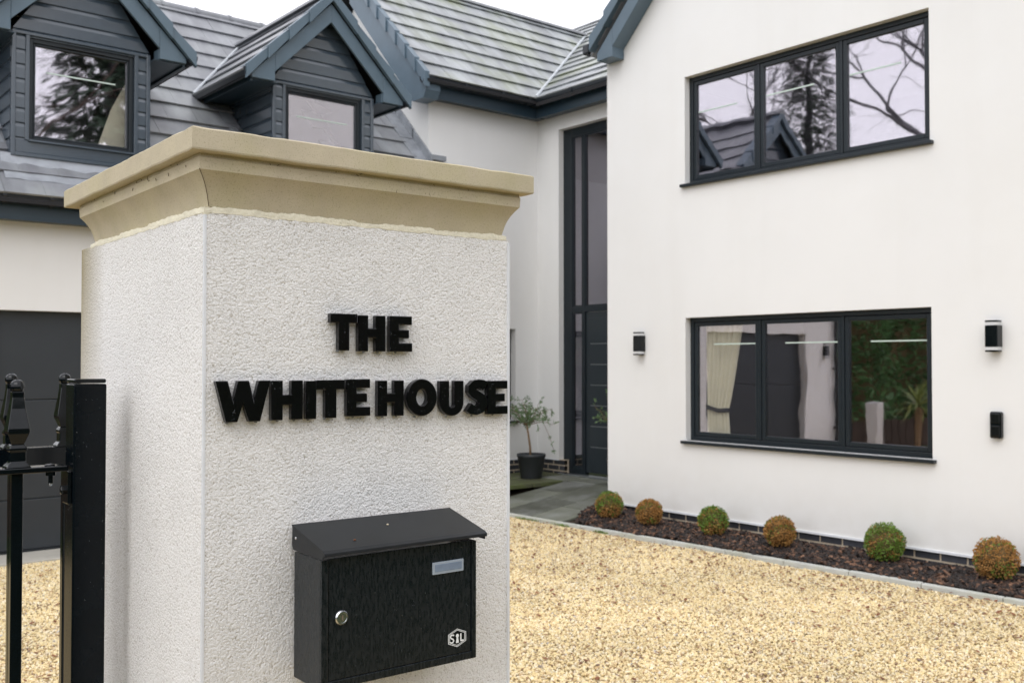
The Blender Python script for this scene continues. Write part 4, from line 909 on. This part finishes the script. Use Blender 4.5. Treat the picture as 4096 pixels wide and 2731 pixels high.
# ------------------------------------------------------------------ letterbox on the pillar
mbx = thing('letterbox', 'black metal letterbox with sloping lid fixed to the pillar front', 'letterbox', PO + Matrix.Rotation(PR, 3, 'Z') @ Vector((.31, 0, 1.17)), PR, local=True)
lx_ = lambda x: .1502 + (x - .156) * .9848      # the box stands off the render on spacers
BX = lambda v: (lx_(v[0]) - .31, v[1] - .013, v[2] + .0035 - 1.17)
def lbox(mb, x0, x1, y0, y1, z0, z1): return mb.box(lx_(x0) - .31, lx_(x1) - .31, y0 - .013, y1 - .013, z0 + .0035 - 1.17, z1 + .0035 - 1.17)
q = MB(); lbox(q, .156, .465, -.1, -.004, 1.174, 1.382); build('body', q, M_box, mbx, bev=.002)
q = MB(); lbox(q, .19, .215, -.004, .0135, 1.20, 1.225); lbox(q, .40, .425, -.004, .0135, 1.20, 1.225); lbox(q, .19, .215, -.004, .0135, 1.34, 1.365); lbox(q, .40, .425, -.004, .0135, 1.34, 1.365); build('spacer', q, M_blk, mbx)
dr = MB(); lbox(dr, .1695, .4535, -.1022, -.099, 1.1885, 1.383); dro = build('door', dr, M_box, mbx, bev=.0012)
fr = MB(); lbox(fr, .156, .1680, -.1035, -.0985, 1.1745, 1.3815); lbox(fr, .4550, .465, -.1035, -.0985, 1.1745, 1.3815); lbox(fr, .1680, .4550, -.1033, -.0985, 1.1745, 1.1872); build('door_surround', fr, M_box, mbx, bev=.001)
ld = MB(); F_ = [(-.000, 1.4270), (-.112, 1.3985), (-.118, 1.3950), (-.1185, 1.3895), (-.1135, 1.3885), (-.1125, 1.3925), (-.002, 1.4215)]
ld.prism([BX((.1533, y, z)) for y, z in F_], (.3205, 0, 0))
ck = [(-.002, 1.4240), (-.113, 1.3950), (-.1125, 1.3840), (-.006, 1.3860), (-.001, 1.3920)]
ld.prism([BX((.1533, y, z - .0005)) for y, z in ck], (.0015, 0, 0)); ld.prism([BX((.4770, y, z - .0005)) for y, z in ck], (.0015, 0, 0))
ldo = build('lid', ld, M_lid, mbx, fixn=True, bev=.0012)
q = MB(); q.ball(BX((.1532, -.016, 1.406)), .0026, 10, 6, (.5, 1, 1)); build('screw', q, M_steel, ldo, smooth=True)
def facing(mb, c, prof, n=28):
    """lathe about the -Y axis at c: prof = (radius, distance out)"""
    vs = []; 
    for r_, d in prof: vs += [(lx_(c[0]) - .31 + r_ * math.cos(2 * math.pi * j / n), c[1] - .013 - d, c[2] + .0035 - 1.17 + r_ * math.sin(2 * math.pi * j / n)) for j in range(n)]
    fs = [(i * n + j, i * n + (j + 1) % n, (i + 1) * n + (j + 1) % n, (i + 1) * n + j) for i in range(len(prof) - 1) for j in range(n)] + [tuple((len(prof) - 1) * n + j for j in range(n))]
    mb.add(vs, fs)
q = MB(); facing(q, (.1925, -.1022, 1.2865), [(.0118, 0), (.0118, .002), (.0100, .0042), (.0082, .0042), (.0080, .0034), (.0001, .0034)]); build('lock', q, M_steel, dro, smooth=False, fixn=True)
q = MB(); lbox(q, .1916, .1938, -.1064, -.1055, 1.2825, 1.2905); build('keyhole', q, M_joint, dro)
q = MB(); lbox(q, .370, .436, -.1052, -.1022, 1.3320, 1.3530); build('nameplate', q, M_plateb, dro, bev=.0006, seg=1)
q = MB(); lbox(q, .3745, .4315, -.1060, -.1051, 1.3365, 1.3490); build('name_card', q, M_plate, dro, bev=.0004, seg=1)
# hexagonal maker's sticker: S, keyhole, L
def hexa(cx_, cz, k): return [(cx_ + a * k, cz + b * k) for a, b in ((-.0195, .0075), (.0, .0155), (.0195, .0075), (.0195, -.0085), (.0, -.0165), (-.0195, -.0085))]
def ringhex(mb, k0, k1, y):
    a, b = hexa(.4235, 1.2165, k0), hexa(.4235, 1.2165, k1); n = 6
    vs = [BX((p[0], y, p[1])) for p in a + b] + [BX((p[0], y + .0004, p[1])) for p in a + b]
    mb.add(vs, [(i, (i + 1) % n, n + (i + 1) % n, n + i) for i in range(n)])
st = MB(); st.prism([BX((x, -.1026, z)) for x, z in hexa(.4235, 1.2165, 1.0)], (0, .0003, 0)); sto = build('sticker', st, M_lens, dro, fixn=True)
st = MB(); ringhex(st, 1.0, .93, -.1029); ringhex(st, .86, .80, -.1029)
def stroke(pts, w_):
    pts = [Vector(p) for p in pts]; L_, R_ = [], []
    for i, p in enumerate(pts):
        d = (pts[min(i + 1, len(pts) - 1)] - pts[max(i - 1, 0)]).normalized(); n_ = Vector((-d.y, d.x)); L_.append(p + n_ * w_); R_.append(p - n_ * w_)
    k = len(st.v); n = len(pts); st.v += [BX((p.x, -.1029, p.y)) for p in L_ + R_]; st.f += [(k + i, k + i + 1, k + n + i + 1, k + n + i) for i in range(n - 1)]
sx, sz = .4125, 1.2155
stroke([(sx + .0042, sz + .0052), (sx + .0018, sz + .0068), (sx - .0022, sz + .0062), (sx - .0036, sz + .0036), (sx - .0016, sz + .0010), (sx + .0022, sz - .0008), (sx + .0036, sz - .0036), (sx + .0018, sz - .0062), (sx - .0022, sz - .0066), (sx - .0046, sz - .0050)], .0013)
kx_, kz = .4240, 1.2195; k = len(st.v); n = 16
st.v += [BX((kx_ + .0033 * math.cos(6.283 * i / n), -.1029, kz + .0033 * math.sin(6.283 * i / n))) for i in range(n)]; st.f.append(tuple(range(k, k + n)))
k = len(st.v); st.v += [BX((kx_ + a, -.1029, kz + b)) for a, b in ((-.0015, -.002), (.0015, -.002), (.0032, -.0125), (-.0032, -.0125))]; st.f.append((k, k + 1, k + 2, k + 3))
stroke([(.4315, 1.2225), (.4315, 1.2105)], .0014); stroke([(.4302, 1.2100), (.4375, 1.2100)], .0013)
build('sticker_print', st, M_white, dro)
sp = []
for i in range(170): sp.append((BX((random.uniform(.172, .45), -.1024, random.uniform(1.20, 1.38))), random.uniform(.0003, .0007), (1, .5, 1.2)))
for i in range(24): sp.append((BX((.1557, random.uniform(-.09, -.01), random.uniform(1.18, 1.36))), random.uniform(.0004, .0009), (.5, 1, 1.3)))
drops(mbx, sp)
random.seed(8)
for i in range(2):
    x, y = ((.315, -.045), (.225, -.088))[i]; z = 1.427 + y * .2545 + .0012; q = MB(); q.ball(BX((x, y, z)), .0022, 6, 4, (1.2, .8, .7)); build('dirt_crumb', q, M_leaf if i else M_stone, ldo)

# ------------------------------------------------------------------ metal railing with post in front, sliding gate behind it (pillar frame)
RZ3 = Matrix.Rotation(PR, 3, 'Z')
def finial(parent, x, y, z):
    q = MB(); s_ = .0125
    q.lathe([(.0290, 0), (.0265, .003), (.0185, .010), (.0180, .028), (.0205, .030), (.0205, .0345), (.0185, .037), (.0150, .041)], 4, (x, y, z))
    q.lathe([(.0140, .0405), (.0170, .046), (.0245, .060), (.0256, .0645), (.0250, .069), (.0215, .084), (.0170, .104), (.0135, .124), (.0140, .134)], 4, (x, y, z))
    q.ball((x, y, z + .143), .0128, 14, 10)
    return build('finial', q, M_blk, parent, fixn=True, bev=.0014, seg=2)
rail = thing('metal_railing', 'glossy black square post with a flat rail and spearhead finial beside the pillar', 'railing', PO + RZ3 @ Vector((-.078, .378, 0)), PR, local=True)
RX, RY = -.078, .378
def rb(mb, x0, x1, y0, y1, z0, z1): return mb.box(x0 - RX, x1 - RX, y0 - RY, y1 - RY, z0, z1)
q = MB(); rb(q, -.1055, -.0480, .350, .4055, -.05, 1.662); posto = build('post', q, M_post, rail, bev=.003, seg=3)
q = MB(); rb(q, -.1050, -.0485, .351, .405, 1.6635, 1.6712); build('post_cap', q, M_blk, rail, bev=.003, seg=3)
q = MB(); rb(q, -.62, -.1125, .357, .397, 1.505, 1.5155); build('flat_rail', q, M_blk, rail, bev=.002)
q = MB(); rb(q, -.1124, -.1057, .357, .395, 1.445, 1.5045); build('fixing_plate', q, M_blk, rail, bev=.0015)
for k in range(4):
    x = -.1935 - .105 * k
    q = MB(); rb(q, x - .0095, x + .0095, .368, .387, -.05, 1.5045); build('bar', q, M_blk, rail, bev=.0015)
    finial(rail, x - RX, .3775 - RY, 1.5155)
q = MB(); q.ball((-.139 - RX, .375 - RY, 1.5158), .0095, 14, 8, (1, 1, .35)); build('bolt_head', q, M_blk, rail, smooth=True)
q = MB(); q.lathe([(.004, -.020), (.004, -.006), (.0085, -.006), (.0085, 0)], 10, (-.139 - RX, .368 - RY, 1.5045)); build('bolt_stud', q, M_blk, rail)
q = MB(); q.ball((-.139 - RX, .368 - RY, 1.4830), .0032, 10, 8, (1, 1, 1.1)); tag(build('water_drop', q, M_water, rail, smooth=True))
q = MB(); c0 = Vector((-.1125 - RX, .376 - RY, 1.470)); q.tube([c0, c0 + Vector((-.007, 0, 0))], .0085, 6); q.tube([c0 + Vector((-.007, 0, 0)), c0 + Vector((-.0085, 0, 0))], [.0085, .005], 6); build('hex_bolt', q, M_blk, rail)
random.seed(17); sp = []
for i in range(34): sp.append(((random.uniform(-.103, -.051) - RX, .3498 - RY, 1.25 + .4 * random.random()), random.uniform(.0004, .0010), (1, .5, 1.3)))
for i in range(40): sp.append((( -.1057 - RX, random.uniform(.355, .40) - RY, 1.2 + .45 * random.random()), random.uniform(.0004, .0009), (.5, 1, 1.2)))
drops(rail, sp)
gate = thing('sliding_gate', 'black metal gate with spearhead finials running behind the post and pillar', 'gate', PO + RZ3 @ Vector((-.012, .72, 0)), PR, local=True)
GXo, GYo = -.03, .72
q = MB(); q.box(-.75, .35, -.012, .024, 1.476, 1.523); build('top_rail', q, M_blk, gate, bev=.002)
q = MB(); q.box(-.75, .35, -.012, .024, .10, .15); build('bottom_rail', q, M_blk, gate, bev=.002)
for k in range(8):
    x = .20 - .105 * k - .0
    q = MB(); q.box(x - .0095, x + .0095, -.004, .015, .1505, 1.4755); build('bar', q, M_blk, gate, bev=.0015)
    finial(gate, x - .205 + .2, .006, 1.523)

# ------------------------------------------------------------------ roof tiles become objects: the 300 that show largest one by one, the rest joined per roof
bpy.context.view_layer.update(); dg = bpy.context.evaluated_depsgraph_get()
PITCH = R(1.239); FP = FWD * math.cos(PITCH) + Vector((0, 0, math.sin(PITCH))); UPP = Vector((0, 0, math.cos(PITCH))) - FWD * math.sin(PITCH)
def shown(p):
    d = p - CAM; z = d.dot(FP)
    if z < .2: return 0
    x = d.dot(RGT) / z * 4000 / 2048; y = d.dot(UPP) / z * 4000 / 1365.5
    return 1 if abs(x) < 1.02 and abs(y) < 1.03 else 0
cand = []
for i, t in enumerate(TILES):
    O, U, V, N, a, v0, c, par, m, wc = t
    if not shown(wc): continue
    pts = [wc, wc + U * .12, wc - U * .12]; vis = 0
    for p in pts:
        d = p - CAM; L = d.length
        hit, loc, nm, idx, ob, mt = S.ray_cast(dg, CAM, d.normalized(), distance=L - .06)
        if not hit: vis += 1
    if vis:
        d = wc - CAM; cand.append((vis / 3 * abs(N.dot(d.normalized())) / d.length ** 2, i))
cand.sort(reverse=True); single = {i for _, i in cand[:300]}
rest = {}; shared = {}
for i, (O, U, V, N, a, v0, c, par, m, wc) in enumerate(TILES):
    base = O + U * a + V * v0
    M3 = Matrix((U, V, N)).transposed()
    if i in single:
        if c is None:
            if m.name not in shared:
                me = tile_mesh([(.0012, 0), (TW - .0012, 0), (TW - .0012, TL), (.0012, TL)], 0, 0).mesh('roof_tile'); me.materials.append(m); shared[m.name] = me
            me = shared[m.name]
        else: me = tile_mesh(c, a, v0).mesh('roof_tile'); me.materials.append(m)
        o = bpy.data.objects.new('roof_tile', me); C.objects.link(o); o.parent = par
        tilt = Matrix.Rotation(random.gauss(0, .0035), 3, 'Z') @ Matrix.Rotation(random.gauss(0, .004), 3, 'X')
        o.matrix_basis = Matrix.Translation(base - wloc(par) + N * random.uniform(0, .003)) @ (M3 @ tilt).to_4x4()
    else:
        cc_ = c if c is not None else [(a + .0012, v0), (a + TW - .0012, v0), (a + TW - .0012, v0 + TL), (a + .0012, v0 + TL)]
        tm = tile_mesh(cc_, a, v0); key = (par.name, m.name)
        r_ = rest.setdefault(key, (MB(), par, m)); r_[0].add([base + M3 @ Vector(p) for p in tm.v], tm.f)
for mb, par, m in rest.values(): tag(build('roof_tiles', mb, m, par), kind='stuff')


# ------------------------------------------------------------------ trees, hedge and palm beyond the frame (they show in the windows)
def conifer(name, x, y, h, r, label, seed, n=2600, base=.08, size=.45, droop=.25):
    random.seed(seed); t = thing(name, label, 'tree', (x, y, -.06))
    k = MB(); k.tube([(x, y, -.1), (x, y, h * .5), (x, y, h * .98)], [h * .018, h * .012, .02], 7); build('trunk', k, M_bark, t)
    lv = MB()
    for i in range(n):
        u = random.random() ** .85; z = h * (base + (1 - base) * u); rr = r * (1 - u) ** .75 * (.75 + .25 * math.sin(z * 5 + i % 7)); a = random.uniform(0, 6.283); q = rr * random.uniform(.3, 1) ** .6
        p = Vector((x + q * math.cos(a), y + q * math.sin(a), z - droop * q)); o_ = Vector((math.cos(a), math.sin(a), -droop * 1.2)).normalized()
        s_ = size * random.uniform(.5, 1.2) * (1 - .5 * u); tt = o_.cross(Vector((0, 0, 1))).normalized(); e = p + o_ * s_
        for w_ in (-.35, 0, .35): d = (o_ + tt * w_ + Vector((0, 0, random.uniform(-.3, .2)))).normalized(); lv.add([p - tt * s_ * .05, p + d * s_ * .6 - tt * s_ * .12, p + d * s_, p + d * s_ * .6 + tt * s_ * .12], [(0, 1, 2, 3)])
    build('crown', lv, M_conif, t)
def bare(name, x, y, h, label, seed, m=M_bark, gen=6, spread=.55, first=.3, r0=.2):
    random.seed(seed); t = thing(name, label, 'tree', (x, y, -.06)); k = MB()
    def grow(p, d, L, r_, g_):
        pts = [p]; dd = d.copy()
        for _ in range(3): dd = (dd + Vector((random.gauss(0, .13), random.gauss(0, .13), random.gauss(.02, .1)))).normalized(); p = p + dd * L / 3; pts.append(p)
        k.tube(pts, [r_, r_ * .9, r_ * .8, r_ * .68], 6 if g_ < 2 else (4 if g_ < 4 else 3), caps=False)
        if g_ >= gen: return
        for _ in range(random.choice((2, 3, 3) if g_ else (4, 5))):
            n_ = (dd + Vector((random.gauss(0, spread), random.gauss(0, spread), random.gauss(.1, spread * .6)))).normalized(); grow(pts[random.choice((2, 3, 3))], n_, L * random.uniform(.62, .85), r_ * .58, g_ + 1)
    grow(Vector((x, y, -.1)), Vector((.02, .01, 1)), h * first, r0, 0)
    build('branches', k, m, t)
conifer('conifer_tree', -17.5, 22.6, 17, 3.4, 'dark green conifer mirrored in the middle pane of the upper window', 3, 9000, size=.42)
conifer('conifer_tree', 10.4, -13.0, 19, 4.2, 'drooping dark conifer mirrored in the left dormer window', 5, 4200, base=.15, size=.8, droop=.45)
bare('bare_tree', -3.2, 9.9, 19, 'leafless tree with crooked branches mirrored in the upper window', 11, gen=7, spread=.66, first=.23, r0=.24)
bare('bare_tree', -14.5, 26, 15, 'distant leafless tree above the garage roof, mirrored in the upper window', 23, gen=5, first=.34, r0=.12)
bare('russet_tree', 8.2, -10.2, 13.5, 'twiggy russet tree mirrored low in the left dormer window', 31, m=M_brush, gen=7, spread=.7, first=.36, r0=.12)
# unseen tall hedge added behind the camera to darken reflections and front faces
random.seed(78)
rh = thing('added_dark_hedge', 'long dark hedge added unseen behind the camera to darken reflections', 'hedge', (2, -9, -.06))
hb = MB(); hb.box(-16, 22, -9.8, -8.9, -.1, 4.0); build('inner_growth', hb, M_twig, rh)
lv = MB()
for i in range(7000):
    x = random.uniform(-16.2, 22.2); z = random.uniform(.0, 4.3); y = -8.85 + .12 * math.sin(x * 1.7) + .1 * math.sin(z * 3 + x) + random.uniform(0, .2)
    leaf_cards(lv, None, lambda _: (Vector((x, y, z)), Vector((0, 1, .3))), 1, .26, .6, .7)
build('foliage', lv, M_hedge, rh)
random.seed(77)
hd = thing('evergreen_hedge', 'tall dark evergreen hedge left of the garage, mirrored in the lower window', 'hedge', (-4, 12.3, -.06))
hb = MB(); hb.box(-11, .6, 11.8, 12.8, -.1, 3.1); build('inner_growth', hb, M_twig, hd)
lv = MB()
for i in range(9000):
    x = random.uniform(-11.2, .8); z = random.uniform(.0, 3.4); y = 11.75 + .12 * math.sin(x * 2.3) + .1 * math.sin(z * 3 + x) - random.uniform(0, .18)
    leaf_cards(lv, None, lambda _: (Vector((x, y, z)), Vector((0, -1, .3))), 1, .13, .6, .7)
build('foliage', lv, M_hedge, hd)
fe = thing('timber_fence', 'brown board fence below the hedge, mirrored in the lower window', 'fence', (-3, 11.2, -.06))
for i in range(60):
    x = -8.4 + i * .15; q = MB(); q.box(x, x + .14, 11.18 + .01 * (i % 2), 11.20 + .01 * (i % 2), -.08, .52 + random.uniform(-.015, .015)); build('board', q, M_fence, fe)
pm = thing('cordyline_palm', 'spiky green palm by the hedge, mirrored in the right pane of the lower window', 'palm', (.35, 8.55, -.03))
k = MB(); k.tube([(.35, 8.55, -.05), (.36, 8.56, .4), (.35, 8.55, .95)], [.06, .05, .045], 8); build('trunk', k, M_wood, pm)
lv = MB()
for i in range(60):
    a = random.uniform(0, 6.283); e = random.uniform(-.3, 1.2); d = Vector((math.cos(a) * math.cos(e), math.sin(a) * math.cos(e), math.sin(e))); L = random.uniform(.42, .62); p = Vector((.35, 8.55, .97)); tt = d.cross(Vector((0, 0, 1))).normalized() * .018
    m1 = p + d * L * .5; e1 = p + d * L + Vector((0, 0, -.16 * math.cos(e) ** 2)); lv.add([p - tt * .6, m1 - tt, e1, m1 + tt, p + tt * .6], [(0, 1, 2, 3, 4)])
build('crown', lv, M_palm, pm)
tag(build('tall_planter', MB().lathe([(.10, 0), (.17, 1.06), (.17, 1.08), (.14, 1.08), (.13, 1.0)], 4, (.97, 9.0, -.02)), M_wpot, None, fixn=True, bev=.01), 'tall white tapered planter by the garage corner, mirrored in the lower window', 'planter')

# ------------------------------------------------------------------ gravel, bark mulch, fallen leaves (scattered instances of a few real stones and chips)
def rock(name, m, seed, sq, n=1):
    random.seed(seed); b = bmesh.new(); bmesh.ops.create_icosphere(b, subdivisions=1, radius=1)
    for v in b.verts: v.co = Vector((v.co.x * sq[0], v.co.y * sq[1], v.co.z * sq[2])) * random.uniform(.78, 1.15)
    me = bpy.data.meshes.new(name); b.to_mesh(me); b.free(); me.materials.append(m); return bpy.data.objects.new(name, me)
def ramp_mat(name, stops, rough=.75, bump=0):
    m = bpy.data.materials.new(name); m.use_nodes = True; n, l, b = nodes(m)
    oi = n.new('ShaderNodeObjectInfo'); r_ = n.new('ShaderNodeValToRGB'); r_.color_ramp.interpolation = 'LINEAR'
    while len(r_.color_ramp.elements) < len(stops): r_.color_ramp.elements.new(.5)
    for e, (p, c) in zip(r_.color_ramp.elements, stops): e.position = p; e.color = (*c, 1)
    l.new(oi.outputs['Random'], r_.inputs['Fac'])
    t = n.new('ShaderNodeTexCoord'); x = n.new('ShaderNodeTexNoise'); x.inputs['Scale'].default_value = 1.8; l.new(t.outputs['Object'], x.inputs['Vector'])
    mr = n.new('ShaderNodeMapRange'); mr.inputs[3].default_value = .72; mr.inputs[4].default_value = 1.25; l.new(x.outputs['Fac'], mr.inputs[0])
    mm = n.new('ShaderNodeVectorMath'); mm.operation = 'SCALE'; l.new(r_.outputs[0], mm.inputs[0]); l.new(mr.outputs[0], mm.inputs['Scale'])
    g2 = n.new('ShaderNodeNewGeometry'); y2 = n.new('ShaderNodeTexNoise'); y2.inputs['Scale'].default_value = 1.1; y2.inputs['Detail'].default_value = 5; l.new(g2.outputs['Position'], y2.inputs['Vector'])
    m2 = n.new('ShaderNodeMapRange'); m2.inputs[1].default_value = .3; m2.inputs[2].default_value = .7; m2.inputs[3].default_value = .88; m2.inputs[4].default_value = 1.10; l.new(y2.outputs['Fac'], m2.inputs[0])
    m3 = n.new('ShaderNodeVectorMath'); m3.operation = 'SCALE'; l.new(mm.outputs[0], m3.inputs[0]); l.new(m2.outputs[0], m3.inputs['Scale'])
    l.new(m3.outputs[0], b.inputs['Base Color']); b.inputs['Roughness'].default_value = rough; b.inputs['Specular IOR Level'].default_value = .3; return m
M_grav = ramp_mat('gravel_stone', [(0, (.77, .65, .39)), (.25, (.78, .64, .36)), (.5, (.72, .56, .29)), (.72, (.84, .77, .59)), (.86, (.56, .40, .21)), (.95, (.36, .23, .13)), (.985, (.17, .11, .09)), (1, (.64, .62, .58))])
M_chip = ramp_mat('bark_chip', [(0, (.014, .012, .012)), (.45, (.026, .019, .017)), (.72, (.050, .030, .022)), (.90, (.13, .07, .045)), (1, (.24, .13, .08))], .6)
def scatter(name, verts, faces, objs, dens, smin, smax, flat, seed, m):
    col = bpy.data.collections.new(name + '_source')
    for o in objs: col.objects.link(o)
    me = bpy.data.meshes.new(name); me.from_pydata(verts, [], faces); me.update(); me.materials.append(m)
    ob = bpy.data.objects.new(name, me); C.objects.link(ob); ob['kind'] = 'stuff'
    ng = bpy.data.node_groups.new(name + '_scatter', 'GeometryNodeTree'); N, L = ng.nodes, ng.links
    ng.interface.new_socket('Geometry', in_out='INPUT', socket_type='NodeSocketGeometry'); ng.interface.new_socket('Geometry', in_out='OUTPUT', socket_type='NodeSocketGeometry')
    gi = N.new('NodeGroupInput'); go = N.new('NodeGroupOutput')
    dp_ = N.new('GeometryNodeDistributePointsOnFaces'); dp_.inputs['Density'].default_value = dens; dp_.inputs['Seed'].default_value = seed
    ci_ = N.new('GeometryNodeCollectionInfo'); ci_.inputs['Collection'].default_value = col; ci_.inputs['Separate Children'].default_value = True; ci_.inputs['Reset Children'].default_value = True
    ip = N.new('GeometryNodeInstanceOnPoints'); ip.inputs['Pick Instance'].default_value = True
    rr = N.new('FunctionNodeRandomValue'); rr.data_type = 'FLOAT_VECTOR'; rr.inputs[0].default_value = (-flat, -flat, 0); rr.inputs[1].default_value = (flat, flat, 6.283)
    rs = N.new('FunctionNodeRandomValue'); rs.data_type = 'FLOAT'; rs.inputs[2].default_value = smin; rs.inputs[3].default_value = smax; rs.inputs['Seed'].default_value = 5
    L.new(gi.outputs[0], dp_.inputs['Mesh']); L.new(dp_.outputs['Points'], ip.inputs['Points']); L.new(ci_.outputs[0], ip.inputs['Instance'])
    L.new(rr.outputs[0], ip.inputs['Rotation']); L.new([o for o in rs.outputs if o.enabled][0], ip.inputs['Scale']); L.new(ip.outputs[0], go.inputs[0])
    md = ob.modifiers.new('scatter', 'NODES'); md.node_group = ng; return ob
def grid(poly_fn, x0, x1, y0, y1, step, zf):
    vs, fs, idx = [], [], {}
    nx, ny = int((x1 - x0) / step), int((y1 - y0) / step)
    for i in range(nx + 1):
        for j in range(ny + 1): idx[i, j] = len(vs); x, y = x0 + i * step, y0 + j * step; vs.append((x, y, zf(x, y)))
    for i in range(nx):
        for j in range(ny):
            if poly_fn(x0 + (i + .5) * step, y0 + (j + .5) * step): fs.append((idx[i, j], idx[i + 1, j], idx[i + 1, j + 1], idx[i, j + 1]))
    return vs, fs
gz_ = lambda x, y: -.004 + .014 * mnoise.noise(Vector((x * 1.1, y * 1.1, 0))) + .006 * mnoise.noise(Vector((x * 5, y * 5, 3)))
def in_drive(x, y): return x < kx(y) - .045 and y < 9.21 and (x * .7 + y > 2.2) and not (x > 6.3 and y > 9.35)
vs_, fs_ = grid(in_drive, .2, 7.35, 1.4, 9.25, .05, gz_)
stones = [rock('gravel_stone', M_grav, s_, q) for s_, q in ((1, (1, .8, .6)), (2, (.9, .9, .7)), (3, (1.2, .7, .55)), (4, (1, 1, .5)), (5, (.8, .7, .65)))]
scatter('gravel', vs_, fs_, stones, 5000, .0050, .0135, .9, 3, M_sub)
mz = lambda x, y: .046 + .022 * mnoise.noise(Vector((x * 4, y * 4, 2))) + .02 * max(0, (x - 7.5)) + max(0, ramp_z(x) + .02 - .05) * max(0, min(1, (y - 7.45) / .38))
def in_bed(x, y): return kx(y) + .02 < x < 7.975 and y < 7.62 + .36 * min(1, max(0, (x - 7.14) / .5))
vs_, fs_ = grid(in_bed, 7.05, 8.0, 1.5, 8.0, .05, mz)
chips = [rock('bark_chip', M_chip, s_, q) for s_, q in ((11, (1.6, .6, .35)), (12, (1.1, .8, .4)), (13, (2.0, .5, .3)), (14, (1.0, .7, .6)))]
scatter('bark_mulch', vs_, fs_, chips, 1700, .013, .036, .7, 9, M_soil)
random.seed(90)
fl = MB()
for i in range(2400):
    if random.random() < .8:
        x, y = random.uniform(3.2, 7.1), random.uniform(2.2, 9.0)
        if random.random() < .5: x = kx(y) - .06 - abs(random.gauss(0, .5))
        elif random.random() < .6: x, y = random.gauss(5.2, .9), random.gauss(6.6, 1.0)
    else: x, y = random.uniform(.4, 3.2), random.uniform(5.2, 9.1)
    if not in_drive(x, y): continue
    s_ = random.uniform(.010, .026); a = random.uniform(0, 6.28); z = gz_(x, y) + .016 + random.uniform(0, .006)
    u, v = Vector((math.cos(a), math.sin(a), random.uniform(-.3, .3))) * s_, Vector((-math.sin(a), math.cos(a), random.uniform(-.3, .3))) * s_ * .5; c_ = Vector((x, y, z))
    fl.add([c_ - u, c_ - u * .2 + v, c_ + u * .6 + v * .7, c_ + u, c_ + u * .5 - v, c_ - u * .3 - v * .8], [(0, 1, 2, 3, 4, 5)])
tag(build('fallen_leaves', fl, M_leaf), kind='stuff')
# a few tufts of moss along the edging
mg = MB()
for i in range(240):
    y = random.choice((8.35, 8.2, 7.75, 7.2)) + random.gauss(0, .05); x = kx(y) - .045 - abs(random.gauss(0, .015))
    leaf_cards(mg, None, lambda _: (Vector((x, y, .004)), Vector((random.gauss(0, .4), random.gauss(0, .4), 1)).normalized()), 1, .022, .4, .4)
tag(build('moss_tufts', mg, M_boxg), kind='stuff')
